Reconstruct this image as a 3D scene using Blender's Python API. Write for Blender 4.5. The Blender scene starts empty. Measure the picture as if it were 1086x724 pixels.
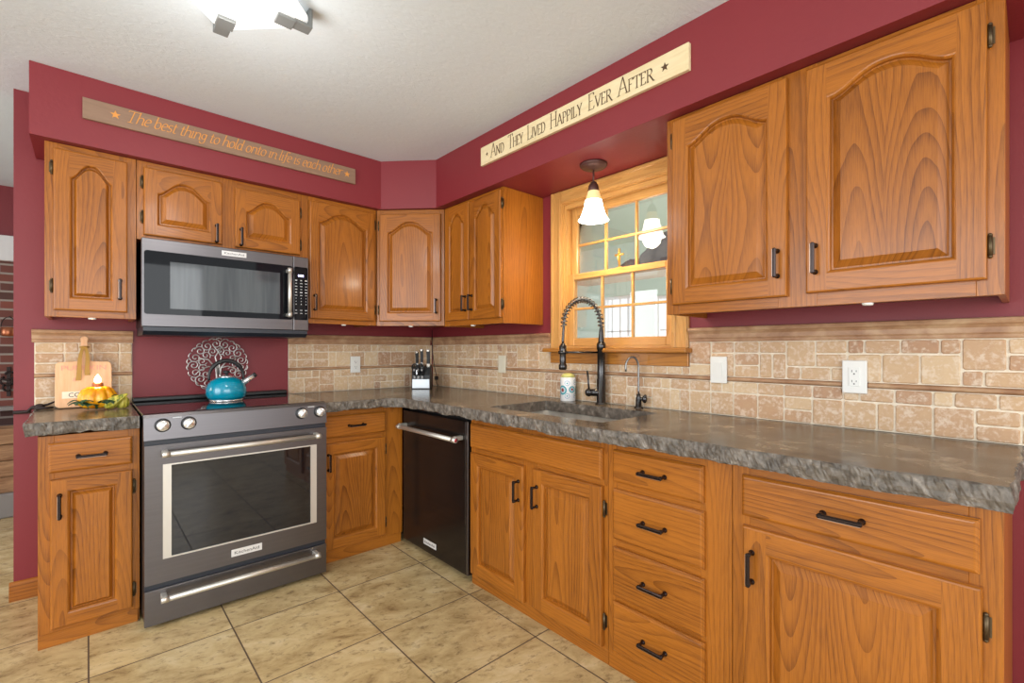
import bpy, bmesh, math, random
from math import sin, cos, pi, radians, sqrt, atan2
from mathutils import Vector, Matrix, noise as mnoise

random.seed(7)
SC = bpy.context.scene
COL = SC.collection

# ------------------------------------------------------------------ camera
cam_d = bpy.data.cameras.new('camera'); cam = bpy.data.objects.new('camera', cam_d); COL.objects.link(cam)
cam.location = (-2.0653, -3.2402, 1.1906)
cam.rotation_euler = (pi/2, 0, -0.7342)
cam_d.sensor_fit = 'HORIZONTAL'; cam_d.sensor_width = 36; cam_d.lens = 498.5/1086*36
cam_d.shift_y = 8.7/1086; cam_d.clip_start = 0.02
SC.camera = cam
# ------------------------------------------------------------------ view and light
SC.view_settings.view_transform = 'Standard'; SC.view_settings.look = 'None'
SC.view_settings.gamma = 1; SC.view_settings.use_curve_mapping = False
SC.view_settings.exposure = 0.42
world = bpy.data.worlds.new('daylight'); SC.world = world; world.use_nodes = True
bg = world.node_tree.nodes['Background']; bg.inputs[0].default_value = (0.95, 0.98, 1.0, 1); bg.inputs[1].default_value = 1.0

def lamp(name, kind, loc, energy, color=(1, 1, 1), rot=(0, 0, 0), size=None, size_y=None, radius=None):
    d = bpy.data.lights.new(name, kind); d.energy = energy; d.color = color
    if kind == 'AREA':
        d.shape = 'RECTANGLE'; d.size = size; d.size_y = size_y or size
    elif radius: d.shadow_soft_size = radius
    o = bpy.data.objects.new(name, d); COL.objects.link(o); o.location = loc; o.rotation_euler = rot
    return o
# added fill lamps for assumed daylight behind and left of camera; no windows built
lamp('window_daylight', 'AREA', (-4.9, -2.4, 1.5), 60, (0.93, 0.97, 1.0), (0, -pi/2, 0), 1.8, 2.6)
lamp('window_daylight', 'AREA', (-2.4, -5.9, 1.5), 60, (0.93, 0.97, 1.0), (pi/2, 0, 0), 3.2, 1.8)

lamp('sunroom_fill', 'AREA', (1.2, -4.2, 1.7), 105, (0.95, 0.98, 1.0), (pi/2, 0, 0), 2.0, 1.8)  # added fill lamp out of view that brightens the sunroom

lamp('hall_fill', 'AREA', (-4.9, 1.0, 1.5), 22, (0.95, 0.98, 1.0), (0, -pi/2, 0), 1.4, 1.2)  # added fill lamp, lifts the brick beyond the wall end
# ------------------------------------------------------------------ materials
def srgb(r, g, b):
    f = lambda c: ((c/255+0.055)/1.055)**2.4 if c > 10 else c/255/12.92
    return (f(r), f(g), f(b), 1)

class NT:
    def __init__(s, name):
        s.m = bpy.data.materials.new(name); s.m.use_nodes = True
        s.t = s.m.node_tree; s.p = s.t.nodes['Principled BSDF']
    def n(s, kind, **kw):
        nd = s.t.nodes.new('ShaderNode'+kind)
        for k, v in kw.items():
            if k.startswith('i_'):
                key = k[2:]; key = int(key) if key.isdigit() else key.replace('_', ' ')
                s.set(nd.inputs[key], v)
            else: setattr(nd, k, v)
        return nd
    def set(s, sock, v):
        if hasattr(v, 'is_output') or isinstance(v, bpy.types.NodeSocket): s.t.links.new(v, sock)
        else: sock.default_value = v
    def math(s, op, a, b=None, c=None):
        nd = s.n('Math', operation=op); s.set(nd.inputs[0], a)
        if b is not None: s.set(nd.inputs[1], b)
        if c is not None: s.set(nd.inputs[2], c)
        return nd.outputs[0]
    def vec(s, x, y, z):
        nd = s.n('CombineXYZ')
        for i, v in enumerate((x, y, z)): s.set(nd.inputs[i], v)
        return nd.outputs[0]
    def ramp(s, f, stops, interp='LINEAR'):
        nd = s.n('ValToRGB'); s.set(nd.inputs[0], f); cr = nd.color_ramp; cr.interpolation = interp
        while len(cr.elements) < len(stops): cr.elements.new(0.5)
        for e, (p, c) in zip(cr.elements, stops): e.position = p; e.color = c
        return nd.outputs[0]
    def mix(s, f, a, b, kind='MIX'):
        nd = s.n('Mix', data_type='RGBA', blend_type=kind)
        s.set(nd.inputs[0], f); s.set(nd.inputs[6], a); s.set(nd.inputs[7], b)
        return nd.outputs[2]
    def noise(s, v, scale, detail=3, rough=0.5, dist=0.0):
        nd = s.n('TexNoise'); s.set(nd.inputs['Vector'], v)
        nd.inputs['Scale'].default_value = scale; nd.inputs['Detail'].default_value = detail
        nd.inputs['Roughness'].default_value = rough; nd.inputs['Distortion'].default_value = dist
        return nd.outputs[0]
    def bump(s, h, strength=0.3, dist=0.01):
        nd = s.n('Bump'); nd.inputs['Strength'].default_value = strength; nd.inputs['Distance'].default_value = dist
        s.set(nd.inputs['Height'], h); s.t.links.new(nd.outputs[0], s.p.inputs['Normal'])
    def base(s, **kw):
        for k, v in kw.items(): s.set(s.p.inputs[k.replace('_', ' ')], v)
        return s.m
    def obj(s): return s.n('TexCoord').outputs['Object']

def plain(name, col, rough=0.5, metal=0.0, **kw):
    t = NT(name); t.base(Base_Color=col if len(col) == 4 else (*col, 1), Roughness=rough, Metallic=metal)
    for k, v in kw.items(): t.set(t.p.inputs[k.replace('_', ' ')], v)
    return t.m

def oak(name, axis, light, dark, seed=0.0):
    t = NT(name)
    sep = t.n('SeparateXYZ'); t.set(sep.inputs[0], t.obj()); X, Y, Z = sep.outputs
    rnd = t.n('ObjectInfo').outputs['Random']
    if axis == 'V': a = t.math('ADD', X, t.math('MULTIPLY', Y, 0.93)); l = Z
    else: a = t.math('ADD', Z, t.math('MULTIPLY', Y, 0.93)); l = X
    a = t.math('ADD', a, t.math('MULTIPLY', rnd, 9.7)); l = t.math('ADD', l, t.math('MULTIPLY', rnd, 5.3+seed))
    warp = t.noise(t.vec(t.math('MULTIPLY', a, 5.0), t.math('MULTIPLY', l, 0.9), rnd), 1.0, 2)
    warp2 = t.noise(t.vec(t.math('MULTIPLY', a, 18.0), t.math('MULTIPLY', l, 3.5), rnd), 1.0, 2)
    ac = t.math('ADD', a, t.math('MULTIPLY', warp, 0.10))
    ac = t.math('PINGPONG', ac, 0.085)
    h = t.math('ADD', t.math('MULTIPLY', t.noise(t.vec(rnd, t.math('MULTIPLY', l, 0.75), t.math('MULTIPLY', a, 1.5)), 1.0, 1), 0.22), -0.05)
    d = t.math('SQRT', t.math('ADD', t.math('MULTIPLY', ac, ac), t.math('MULTIPLY', h, h)))
    d = t.math('ADD', d, t.math('MULTIPLY', warp2, 0.006))
    ring = t.math('FRACT', t.math('DIVIDE', d, 0.0105))
    ring = t.math('POWER', ring, 2.6)
    fib = t.noise(t.vec(t.math('MULTIPLY', a, 420), t.math('MULTIPLY', l, 16), rnd), 1.0, 3, 0.6)
    fib = t.ramp(fib, [(0.42, (0, 0, 0, 1)), (0.72, (1, 1, 1, 1))])
    big = t.noise(t.vec(t.math('MULTIPLY', a, 9), t.math('MULTIPLY', l, 1.2), rnd), 1.0, 2)
    f = t.math('ADD', t.math('MULTIPLY', t.math('MULTIPLY', ring, 0.50), t.math('ADD', 0.35, big)), t.math('MULTIPLY', fib, 0.36))
    f = t.math('ADD', f, t.math('MULTIPLY', t.math('SUBTRACT', big, 0.45), 0.6))
    f = t.math('ADD', f, t.math('MULTIPLY', t.math('SUBTRACT', rnd, 0.5), 0.16))
    c = t.mix(f, light, dark)
    t.base(Base_Color=c, Roughness=0.32)
    t.p.inputs['Coat Weight'].default_value = 0.16; t.p.inputs['Coat Roughness'].default_value = 0.13; t.p.inputs['Specular IOR Level'].default_value = 0.34
    t.bump(f, 0.08, 0.002)
    return t.m

OAK_L, OAK_D = (0.415, 0.137, 0.0145, 1), (0.095, 0.022, 0.0023, 1)
M = {}
M['oakV'] = oak('oak_vertical_grain', 'V', OAK_L, OAK_D)
M['oakH'] = oak('oak_horizontal_grain', 'H', OAK_L, OAK_D, 0.7)
OAK = [M['oakV'], M['oakH']]
M['pineV'] = oak('golden_oak_vertical', 'V', (0.62, 0.34, 0.105, 1), (0.40, 0.17, 0.036, 1))
M['pineH'] = oak('golden_oak_horizontal', 'H', (0.62, 0.34, 0.105, 1), (0.40, 0.17, 0.036, 1), 0.3)
PINE = [M['pineV'], M['pineH']]

M['oakmid'] = oak('honey_oak_horizontal', 'H', (0.52, 0.215, 0.038, 1), (0.22, 0.07, 0.01, 1), 0.2)
def paint(name, col, rough=0.45, bump=0.05, scale=60):
    t = NT(name); v = t.obj()
    n1 = t.noise(v, 2.2, 3)
    c = t.mix(t.math('MULTIPLY', n1, 0.5), (*[x*1.12 for x in col], 1), (*[x*0.85 for x in col], 1))
    t.base(Base_Color=c, Roughness=rough); t.bump(t.noise(v, scale, 3), bump, 0.01)
    return t.m
M['red'] = paint('burgundy_wall_paint', (0.215, 0.021, 0.028), 0.48)
def ceiling_mat():
    t = NT('textured_ceiling_paint'); v = t.obj()
    mp = t.n('Mapping'); t.set(mp.inputs[0], v); mp.inputs['Scale'].default_value = (1, 2.4, 1); mp.inputs['Rotation'].default_value = (0, 0, 0.5)
    n1 = t.noise(mp.outputs[0], 22, 5, 0.6, 1.2)
    t.base(Base_Color=(0.72, 0.80, 0.86, 1), Roughness=0.85); t.bump(n1, 0.24, 0.012)
    return t.m
M['ceil'] = ceiling_mat()

def floor_mat():
    t = NT('travertine_floor_tile'); v = t.obj()
    sep = t.n('SeparateXYZ'); t.set(sep.inputs[0], v); X, Y, Z = sep.outputs
    gx = t.math('DIVIDE', t.math('ADD', X, 0.686+459*0.0), 0.459); gy = t.math('DIVIDE', t.math('ADD', Y, 0.948), 0.4545)
    ix = t.math('FLOOR', gx); iy = t.math('FLOOR', gy)
    fx = t.math('ABSOLUTE', t.math('SUBTRACT', t.math('FRACT', gx), 0.5)); fy = t.math('ABSOLUTE', t.math('SUBTRACT', t.math('FRACT', gy), 0.5))
    e = t.math('MAXIMUM', fx, fy)
    grout = t.math('GREATER_THAN', e, 0.5-0.0062)
    wn = t.n('TexWhiteNoise', noise_dimensions='2D'); t.set(wn.inputs[0], t.vec(ix, iy, 0))
    off = t.math('MULTIPLY', wn.outputs[0], 37.0)
    u = t.math('ADD', X, off); w = t.math('ADD', Y, t.math('MULTIPLY', off, 0.7))
    vv = t.vec(t.math('ADD', u, t.math('MULTIPLY', w, 0.5)), t.math('MULTIPLY', w, 1.35), off)
    n1 = t.noise(vv, 5.0, 10, 0.70, 0.45)
    n2 = t.noise(vv, 24, 9, 0.74, 0.3)
    c = t.ramp(n1, [(0.28, srgb(132, 104, 68)), (0.42, srgb(188, 162, 114)), (0.54, srgb(208, 183, 134)), (0.70, srgb(226, 206, 162))])
    vein = t.ramp(n2, [(0.32, (1, 1, 1, 1)), (0.47, (0, 0, 0, 1))])
    c = t.mix(t.math('MULTIPLY', vein, 0.8), c, srgb(112, 88, 58))
    tone = t.math('ADD', 0.9, t.math('MULTIPLY', wn.outputs[0], 0.14))
    c = t.mix(1.0, c, t.vec(tone, tone, tone), 'MULTIPLY')
    c = t.mix(grout, c, srgb(92, 72, 54))
    t.base(Base_Color=c, Roughness=t.math('ADD', 0.27, t.math('MULTIPLY', grout, 0.5)))
    h = t.math('SUBTRACT', t.math('MULTIPLY', n2, 0.15), grout)
    t.bump(h, 0.35, 0.003)
    return t.m
M['floor'] = floor_mat()

def tile_mat():
    t = NT('tumbled_travertine_tile'); v = t.obj()
    at = t.n('Attribute'); at.attribute_name = 'tone'; tone = at.outputs['Fac']
    off = t.n('VectorMath', operation='ADD'); t.set(off.inputs[0], v); t.set(off.inputs[1], t.vec(t.math('MULTIPLY', tone, 31.0), tone, 0))
    n1 = t.noise(off.outputs[0], 26, 6, 0.65, 0.6); n2 = t.noise(off.outputs[0], 75, 4, 0.6)
    f = t.math('ADD', t.math('MULTIPLY', tone, 0.62), t.math('MULTIPLY', n1, 0.38))
    c = t.ramp(f, [(0.1, srgb(220, 194, 156)), (0.42, srgb(202, 168, 130)), (0.68, srgb(186, 146, 112)), (0.95, srgb(154, 112, 86))])
    spots = t.ramp(t.math('ADD', t.math('MULTIPLY', n1, 0.55), t.math('MULTIPLY', n2, 0.45)), [(0.48, (0, 0, 0, 1)), (0.60, (1, 1, 1, 1))])
    c = t.mix(t.math('MULTIPLY', spots, 0.6), c, srgb(232, 216, 194))
    t.base(Base_Color=c, Roughness=0.62); t.bump(n2, 0.35, 0.004)
    return t.m
M['tile'] = tile_mat()
def mottled(name, stops, scale=20, rough=0.5, bump=0.2, metal=0.0, detail=5, bdist=0.004, stretch=(1, 1, 1)):
    t = NT(name); v = t.obj()
    mp = t.n('Mapping'); t.set(mp.inputs[0], v); mp.inputs['Scale'].default_value = stretch
    n = t.noise(mp.outputs[0], scale, detail, 0.6, 0.4)
    t.base(Base_Color=t.ramp(n, stops), Roughness=rough, Metallic=metal)
    if bump: t.bump(n, bump, bdist)
    return t.m
M['grout'] = mottled('cream_grout', [(0.3, srgb(218, 204, 180)), (0.7, srgb(238, 226, 206))], 60, 0.8)
M['stonetrim'] = mottled('travertine_moulding', [(0.3, srgb(148, 106, 76)), (0.5, srgb(174, 134, 100)), (0.72, srgb(198, 164, 128))], 11, 0.45, 0.15, stretch=(1, 1.3, 1.3))
def counter_mat():
    t = NT('polished_stained_concrete'); v = t.obj()
    mp = t.n('Mapping'); t.set(mp.inputs[0], v); mp.inputs['Scale'].default_value = (1.3, 0.9, 1)
    n1 = t.noise(mp.outputs[0], 5.5, 7, 0.62, 0.8); n2 = t.noise(v, 30, 4, 0.6, 0.5)
    c = t.ramp(t.math('ADD', t.math('MULTIPLY', n1, 0.75), t.math('MULTIPLY', n2, 0.25)),
               [(0.36, srgb(34, 27, 21)), (0.45, srgb(76, 64, 50)), (0.53, srgb(106, 92, 74)), (0.62, srgb(150, 134, 112))])
    t.base(Base_Color=c, Roughness=0.21, Specular_IOR_Level=0.36); t.bump(n2, 0.05, 0.003)
    return t.m
M['counter'] = counter_mat()
M['rockedge'] = mottled('chiselled_concrete_edge', [(0.30, srgb(66, 58, 50)), (0.46, srgb(92, 84, 75)), (0.60, srgb(118, 109, 99)), (0.76, srgb(166, 158, 148))], 32, 0.5, 0.55, detail=9, bdist=0.004)
M['basin'] = mottled('concrete_basin', [(0.3, srgb(140, 134, 124)), (0.7, srgb(184, 178, 168))], 12, 0.35, 0.1)
M['bsteel'] = mottled('black_stainless_steel', [(0.3, (0.150, 0.139, 0.142, 1)), (0.7, (0.160, 0.149, 0.152, 1))], 1.0, 0.34, 0, metal=1.0, detail=2, stretch=(1, 1, 120))
M['bsteel_dark'] = mottled('dark_stainless_door', [(0.3, (0.045, 0.038, 0.036, 1)), (0.7, (0.060, 0.050, 0.047, 1))], 1.0, 0.22, 0, metal=0.85, detail=2, stretch=(1, 1, 120))
M['steel'] = plain('brushed_steel', (0.70, 0.67, 0.61), 0.42, 0.8)
M['clip'] = plain('satin_nickel_clip', (0.20, 0.21, 0.205), 0.42, 0.3)
M['chrome'] = plain('bright_chrome', (0.88, 0.88, 0.88), 0.22, 0.75)
M['blackglass'] = plain('black_glass', (0.006, 0.007, 0.009), 0.03, 0.0, Specular_IOR_Level=0.2)
M['ovenglass'] = plain('oven_window_glass', (0.006, 0.007, 0.009), 0.03, 0.0, Specular_IOR_Level=0.75)
M['cooktop'] = plain('black_ceramic_glass', (0.010, 0.010, 0.012), 0.05, 0.0, Specular_IOR_Level=0.8)
M['mesh_glass'] = mottled('microwave_window_screen', [(0.35, (0.055, 0.062, 0.068, 1)), (0.65, (0.085, 0.094, 0.10, 1))], 2.0, 0.06, 0, detail=2, stretch=(14, 1, 1))
M['black'] = plain('black_plastic', (0.012, 0.012, 0.013), 0.4)
M['navy'] = plain('dark_blue_grey_gap', (0.02, 0.024, 0.034), 0.35)
M['bronze'] = plain('oil_rubbed_bronze', (0.040, 0.029, 0.027), 0.27, 0.9)
M['bronze_lt'] = plain('bronze_highlight_edge', (0.42, 0.32, 0.27), 0.3, 1.0)  # paler strip that paints a highlight along one edge of each pull
M['hinge'] = plain('antique_brass', (0.11, 0.075, 0.04), 0.4, 0.8)
M['white'] = plain('white_plastic', (0.80, 0.79, 0.74), 0.35)
M['almond'] = plain('almond_plastic', (0.76, 0.70, 0.55), 0.35)
M['badge'] = plain('badge_plate', (0.78, 0.77, 0.76), 0.3, 0.25)
M['ink'] = plain('badge_lettering', (0.05, 0.05, 0.055), 0.5)
M['label'] = plain('pale_key_marks', (0.62, 0.63, 0.66), 0.5)
M['redmed'] = plain('red_enamel', (0.40, 0.02, 0.03), 0.3)
M['teal'] = plain('teal_enamel', (0.001, 0.27, 0.40), 0.12, 0.0, Coat_Weight=0.6, Coat_Roughness=0.05)
M['pewter'] = plain('pewter_metal', (0.66, 0.63, 0.61), 0.36, 0.75)
M['iron'] = plain('dark_wrought_iron', (0.035, 0.022, 0.02), 0.5, 0.5)
M['cream'] = mottled('cream_painted_wood', [(0.3, srgb(226, 206, 160)), (0.7, srgb(240, 224, 184))], 6, 0.6, 0.05, stretch=(1, 8, 8))
M['brownink'] = plain('dark_brown_lettering', srgb(84, 60, 36), 0.7)
M['taupe'] = mottled('taupe_painted_wood', [(0.3, srgb(136, 108, 88)), (0.7, srgb(152, 122, 100))], 6, 0.42, 0.05, stretch=(1, 8, 8))
M['goldink'] = plain('gold_lettering', srgb(222, 150, 70), 0.5)
M['bamboo'] = mottled('pale_maple_board', [(0.3, srgb(226, 172, 126)), (0.7, srgb(240, 194, 150))], 8, 0.5, 0.05, stretch=(8, 1, 1))
M['ribbon'] = plain('olive_gold_ribbon', srgb(170, 128, 50), 0.6)
M['pink_ink'] = plain('faded_pink_lettering', srgb(232, 158, 140), 0.7)
M['paper'] = plain('cream_paper_label', srgb(245, 228, 205), 0.7)
def pumpkin_mat():
    t = NT('glazed_pumpkin'); v = t.obj(); n = t.noise(v, 30, 4)
    t.base(Base_Color=t.ramp(n, [(0.3, srgb(226, 130, 10)), (0.55, srgb(244, 172, 24)), (0.75, srgb(250, 196, 60))]), Roughness=0.25)
    return t.m
M['pumpkin'] = pumpkin_mat()
M['gourd'] = mottled('striped_gourd_glaze', [(0.35, srgb(74, 104, 40)), (0.5, srgb(190, 178, 60)), (0.68, srgb(226, 214, 110))], 26, 0.3, 0, stretch=(4, 1, 1))
M['leaf'] = mottled('dark_green_leaf', [(0.3, srgb(18, 44, 26)), (0.7, srgb(52, 92, 50))], 40, 0.45, 0.1)
M['wax'] = plain('brown_candle_cup', srgb(150, 84, 40), 0.4)
def emis(name, col, s):
    t = NT(name); t.base(Base_Color=(*col, 1), Roughness=0.5); t.p.inputs['Emission Color'].default_value = (*col, 1); t.p.inputs['Emission Strength'].default_value = s
    return t.m
M['flame'] = emis('candle_flame', (1.0, 0.82, 0.45), 14)
M['shade'] = emis('lit_frosted_glass', (1.0, 0.93, 0.82), 9.0)
M['shade_top'] = emis('amber_mottled_glass', (0.85, 0.62, 0.30), 0.5)
M['fixture'] = emis('lit_white_glass', (0.9, 0.9, 0.88), 0.45)
M['display'] = emis('lit_clock_display', (0.55, 0.55, 1.0), 3.0)
def glass_mat():
    t = NT('window_pane_glass')
    tr = t.n('BsdfTransparent'); gl = t.n('BsdfGlossy'); gl.inputs['Roughness'].default_value = 0.0
    fr = t.n('Fresnel'); fr.inputs[0].default_value = 1.5
    mx = t.n('MixShader'); t.set(mx.inputs[0], t.math('MULTIPLY', fr.outputs[0], 1.3)); t.t.links.new(tr.outputs[0], mx.inputs[1]); t.t.links.new(gl.outputs[0], mx.inputs[2])
    t.t.links.new(mx.outputs[0], t.t.nodes['Material Output'].inputs[0])
    return t.m
M['glass'] = glass_mat()
M['sage'] = paint('pale_sage_paint', (0.54, 0.68, 0.60), 0.6, 0.02)
M['whitepaint'] = paint('white_trim_paint', (0.78, 0.80, 0.80), 0.5, 0.0)
M['darkcloth'] = mottled('charcoal_cloth', [(0.3, (0.03, 0.03, 0.036, 1)), (0.7, (0.10, 0.10, 0.11, 1))], 14, 0.85, 0.4, bdist=0.01)
M['gold'] = plain('gilt_metal', (0.75, 0.46, 0.12), 0.3, 0.9)
M['copper'] = plain('hammered_copper', (0.55, 0.20, 0.10), 0.35, 0.9)
def brick_mat():
    t = NT('fireplace_brick'); v = t.obj()
    sep = t.n('SeparateXYZ'); t.set(sep.inputs[0], v)
    b = t.n('TexBrick'); t.set(b.inputs['Vector'], t.vec(sep.outputs[0], sep.outputs[2], 0))
    b.inputs['Scale'].default_value = 1.0; b.inputs['Brick Width'].default_value = 0.205; b.inputs['Row Height'].default_value = 0.068; b.inputs['Mortar Size'].default_value = 0.008
    b.inputs['Color1'].default_value = srgb(140, 80, 68); b.inputs['Color2'].default_value = srgb(76, 60, 56); b.inputs['Mortar'].default_value = srgb(165, 155, 146)
    b.inputs['Bias'].default_value = -0.1
    t.base(Base_Color=b.outputs[0], Roughness=0.8); t.bump(t.math('MULTIPLY', b.outputs[1], -1.0), 0.5, 0.008)
    return t.m
M['brick'] = brick_mat()
M['slate'] = plain('grey_hearth_stone', srgb(150, 146, 142), 0.6)
M['log'] = mottled('split_firewood', [(0.3, srgb(140, 98, 66)), (0.7, srgb(196, 156, 116))], 9, 0.7, 0.3, stretch=(1, 6, 6))
M['ceramic'] = plain('white_glazed_ceramic', (0.82, 0.82, 0.80), 0.15)
M['limecap'] = plain('pale_lime_ceramic', srgb(214, 208, 122), 0.3)
M['aqua'] = plain('aqua_painted_ring', srgb(40, 150, 160), 0.4)
M['rust'] = plain('rust_painted_dot', srgb(150, 60, 40), 0.4)
M['bluegrey'] = plain('blue_grey_painted_line', srgb(120, 150, 180), 0.4)
M['coil'] = plain('dark_spring_steel', (0.22, 0.21, 0.20), 0.25, 0.95)
M['lampbronze'] = plain('reddish_bronze', (0.11, 0.055, 0.048), 0.42, 0.5)
M['hose'] = plain('gunmetal', (0.075, 0.072, 0.072), 0.25, 0.95)

# ------------------------------------------------------------------ mesh builder
class MB:
    def __init__(s): s.v = []; s.f = []; s.mi = []; s.sm = []; s.tone = []
    def add(s, verts, faces, mat=0, smooth=False, tone=0.0):
        b = len(s.v); s.v += [tuple(p) for p in verts]
        for f in faces: s.f.append([i+b for i in f]); s.mi.append(mat); s.sm.append(smooth); s.tone.append(tone)
        return s
    def addbm(s, bm, mat=0, smooth=False, mtx=None):
        bmesh.ops.recalc_face_normals(bm, faces=bm.faces)
        if mtx: bm.transform(mtx)
        bm.verts.index_update()
        s.add([v.co.copy() for v in bm.verts], [[v.index for v in f.verts] for f in bm.faces], mat, smooth); bm.free(); return s
    def box(s, x0, x1, y0, y1, z0, z1, mat=0, bev=0.0, seg=1, mtx=None):
        bm = bmesh.new(); bmesh.ops.create_cube(bm, size=1)
        for v in bm.verts: v.co = Vector(((x0+x1)/2+v.co.x*(x1-x0), (y0+y1)/2+v.co.y*(y1-y0), (z0+z1)/2+v.co.z*(z1-z0)))
        if bev: bmesh.ops.bevel(bm, geom=bm.edges[:], offset=bev, segments=seg, affect='EDGES', profile=0.5)
        return s.addbm(bm, mat, False, mtx)
    def prism(s, poly, axis, a0, a1, mat=0, bev=0.0, seg=1, smooth=False, mtx=None):
        # poly: 2d points; axis 'y' -> (p0, a, p1), 'x' -> (a, p0, p1), 'z' -> (p0, p1, a)
        def P(p, a): return {'y': (p[0], a, p[1]), 'x': (a, p[0], p[1]), 'z': (p[0], p[1], a)}[axis]
        bm = bmesh.new(); A = [bm.verts.new(P(p, a0)) for p in poly]; B = [bm.verts.new(P(p, a1)) for p in poly]
        n = len(poly); bm.faces.new(A); bm.faces.new(B)
        for i in range(n): bm.faces.new((A[i], A[(i+1) % n], B[(i+1) % n], B[i]))
        bmesh.ops.recalc_face_normals(bm, faces=bm.faces)
        if bev:
            ed = [e for e in bm.edges if (e.verts[0] in A) == (e.verts[1] in A)]
            bmesh.ops.bevel(bm, geom=ed, offset=bev, segments=seg, affect='EDGES', profile=0.5)
        return s.addbm(bm, mat, smooth, mtx)
    def lathe(s, prof, c=(0, 0, 0), n=32, mat=0, smooth=True, axis='z', rib=None, mtx=None, cap=True):
        V = []; F = []; m = len(prof)
        for j in range(n):
            a = 2*pi*j/n
            for r, h in prof:
                rr = r*(rib(a) if rib else 1)
                p = (rr*cos(a), rr*sin(a), h)
                if axis == 'y': p = (p[0], -h, p[1])
                elif axis == 'x': p = (h, p[0], p[1])
                V.append(Vector(c)+Vector(p))
        for j in range(n):
            k = (j+1) % n
            for i in range(m-1): F.append((j*m+i, k*m+i, k*m+i+1, j*m+i+1))
        if cap:
            if prof[0][0] > 1e-5: F.append([j*m for j in range(n)][::-1])
            if prof[-1][0] > 1e-5: F.append([j*m+m-1 for j in range(n)])
        if mtx: V = [mtx @ Vector(v) for v in V]
        if axis == 'y': pass
        return s.add(V, F, mat, smooth)
    def cyl(s, p0, p1, r0, r1=None, n=16, mat=0, smooth=True):
        return s.tube([p0, p1], [r0, r0 if r1 is None else r1], n, mat, smooth)
    def tube(s, pts, rad, n=8, mat=0, smooth=True, closed=False, flat=None):
        pts = [Vector(p) for p in pts]; m = len(pts)
        R = rad if isinstance(rad, (list, tuple)) else [rad]*m
        V = []; F = []; up = None
        for i, p in enumerate(pts):
            if closed: t = (pts[(i+1) % m]-pts[i-1])
            else: t = pts[min(i+1, m-1)]-pts[max(i-1, 0)]
            t = t.normalized() if t.length > 1e-9 else Vector((0, 0, 1))
            if up is None: up = Vector((0, 0, 1)) if abs(t.z) < 0.9 else Vector((1, 0, 0))
            a = t.cross(up)
            if a.length < 1e-6: a = t.orthogonal()
            a.normalize(); b = a.cross(t).normalized(); up = b
            for j in range(n):
                q = 2*pi*(j+0.5)/n; V.append(p+R[i]*(a*cos(q)+b*sin(q)))
        for i in range(m if closed else m-1):
            k = (i+1) % m
            for j in range(n): F.append((i*n+j, i*n+(j+1) % n, k*n+(j+1) % n, k*n+j))
        if not closed: s.add(V, [list(range(n))[::-1]], mat, False); F2 = [[(m-1)*n+j for j in range(n)]]; b = len(s.v)-len(V)
        if closed: return s.add(V, F, mat, smooth)
        for f in F: s.f.append([i+b for i in f]); s.mi.append(mat); s.sm.append(smooth); s.tone.append(0)
        for f in F2: s.f.append([i+b for i in f]); s.mi.append(mat); s.sm.append(False); s.tone.append(0)
        return s
    def ball(s, c, r, sc=(1, 1, 1), mat=0, n=16, mtx=None):
        bm = bmesh.new(); bmesh.ops.create_uvsphere(bm, u_segments=n, v_segments=max(6, n//2), radius=r)
        for v in bm.verts: v.co = Vector((v.co.x*sc[0], v.co.y*sc[1], v.co.z*sc[2]))
        if mtx: bm.transform(mtx)
        bm.transform(Matrix.Translation(Vector(c)))
        return s.addbm(bm, mat, True)
    def build(s, name, mats, parent=None, frame=None, loc=(0, 0, 0)):
        me = bpy.data.meshes.new(name)
        o = bpy.data.objects.new(name, me); COL.objects.link(o)
        if parent is not None: off = LOC[parent.name]; o.parent = parent
        else:
            off = Vector(loc); fr = frame or F0
            o.location = fr.world(off); o.rotation_euler = (0, 0, fr.rz)
        LOC[o.name] = off
        me.from_pydata([(p[0]-off.x, p[1]-off.y, p[2]-off.z) for p in s.v], [], s.f)
        for m in (mats if isinstance(mats, (list, tuple)) else [mats]): me.materials.append(m)
        me.polygons.foreach_set('material_index', s.mi); me.polygons.foreach_set('use_smooth', s.sm)
        if any(s.tone):
            at = me.attributes.new('tone', 'FLOAT', 'FACE'); at.data.foreach_set('value', s.tone)
        me.update()
        return o
LOC = {}
class Frame:
    def __init__(s, rz, o=(0, 0, 0)): s.rz = rz; s.o = Vector(o)
    def world(s, p):
        p = Vector(p); c, q = cos(s.rz), sin(s.rz)
        return Vector((s.o.x+p.x*c-p.y*q, s.o.y+p.x*q+p.y*c, s.o.z+p.z))
F0 = Frame(0)                    # back wall: x = world x, front faces -y
FR = Frame(-pi/2)                # window wall: local x = -world y, local y = world x
FD = Frame(-pi/4, (-0.483, -0.4855, 0))   # diagonal corner cabinet
def tag(o, label, cat, group=None, kind=None):
    o['label'] = label; o['category'] = cat
    if group: o['group'] = group
    if kind: o['kind'] = kind
    return o
def thing(name, label, cat, loc=(0, 0, 0), frame=None, group=None):
    o = bpy.data.objects.new(name, None); COL.objects.link(o); o.empty_display_size = 0.05
    fr = frame or F0; o.location = fr.world(loc); o.rotation_euler = (0, 0, fr.rz); LOC[o.name] = Vector(loc)
    return tag(o, label, cat, group)
def struct(o): o['kind'] = 'structure'; return o

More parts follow.
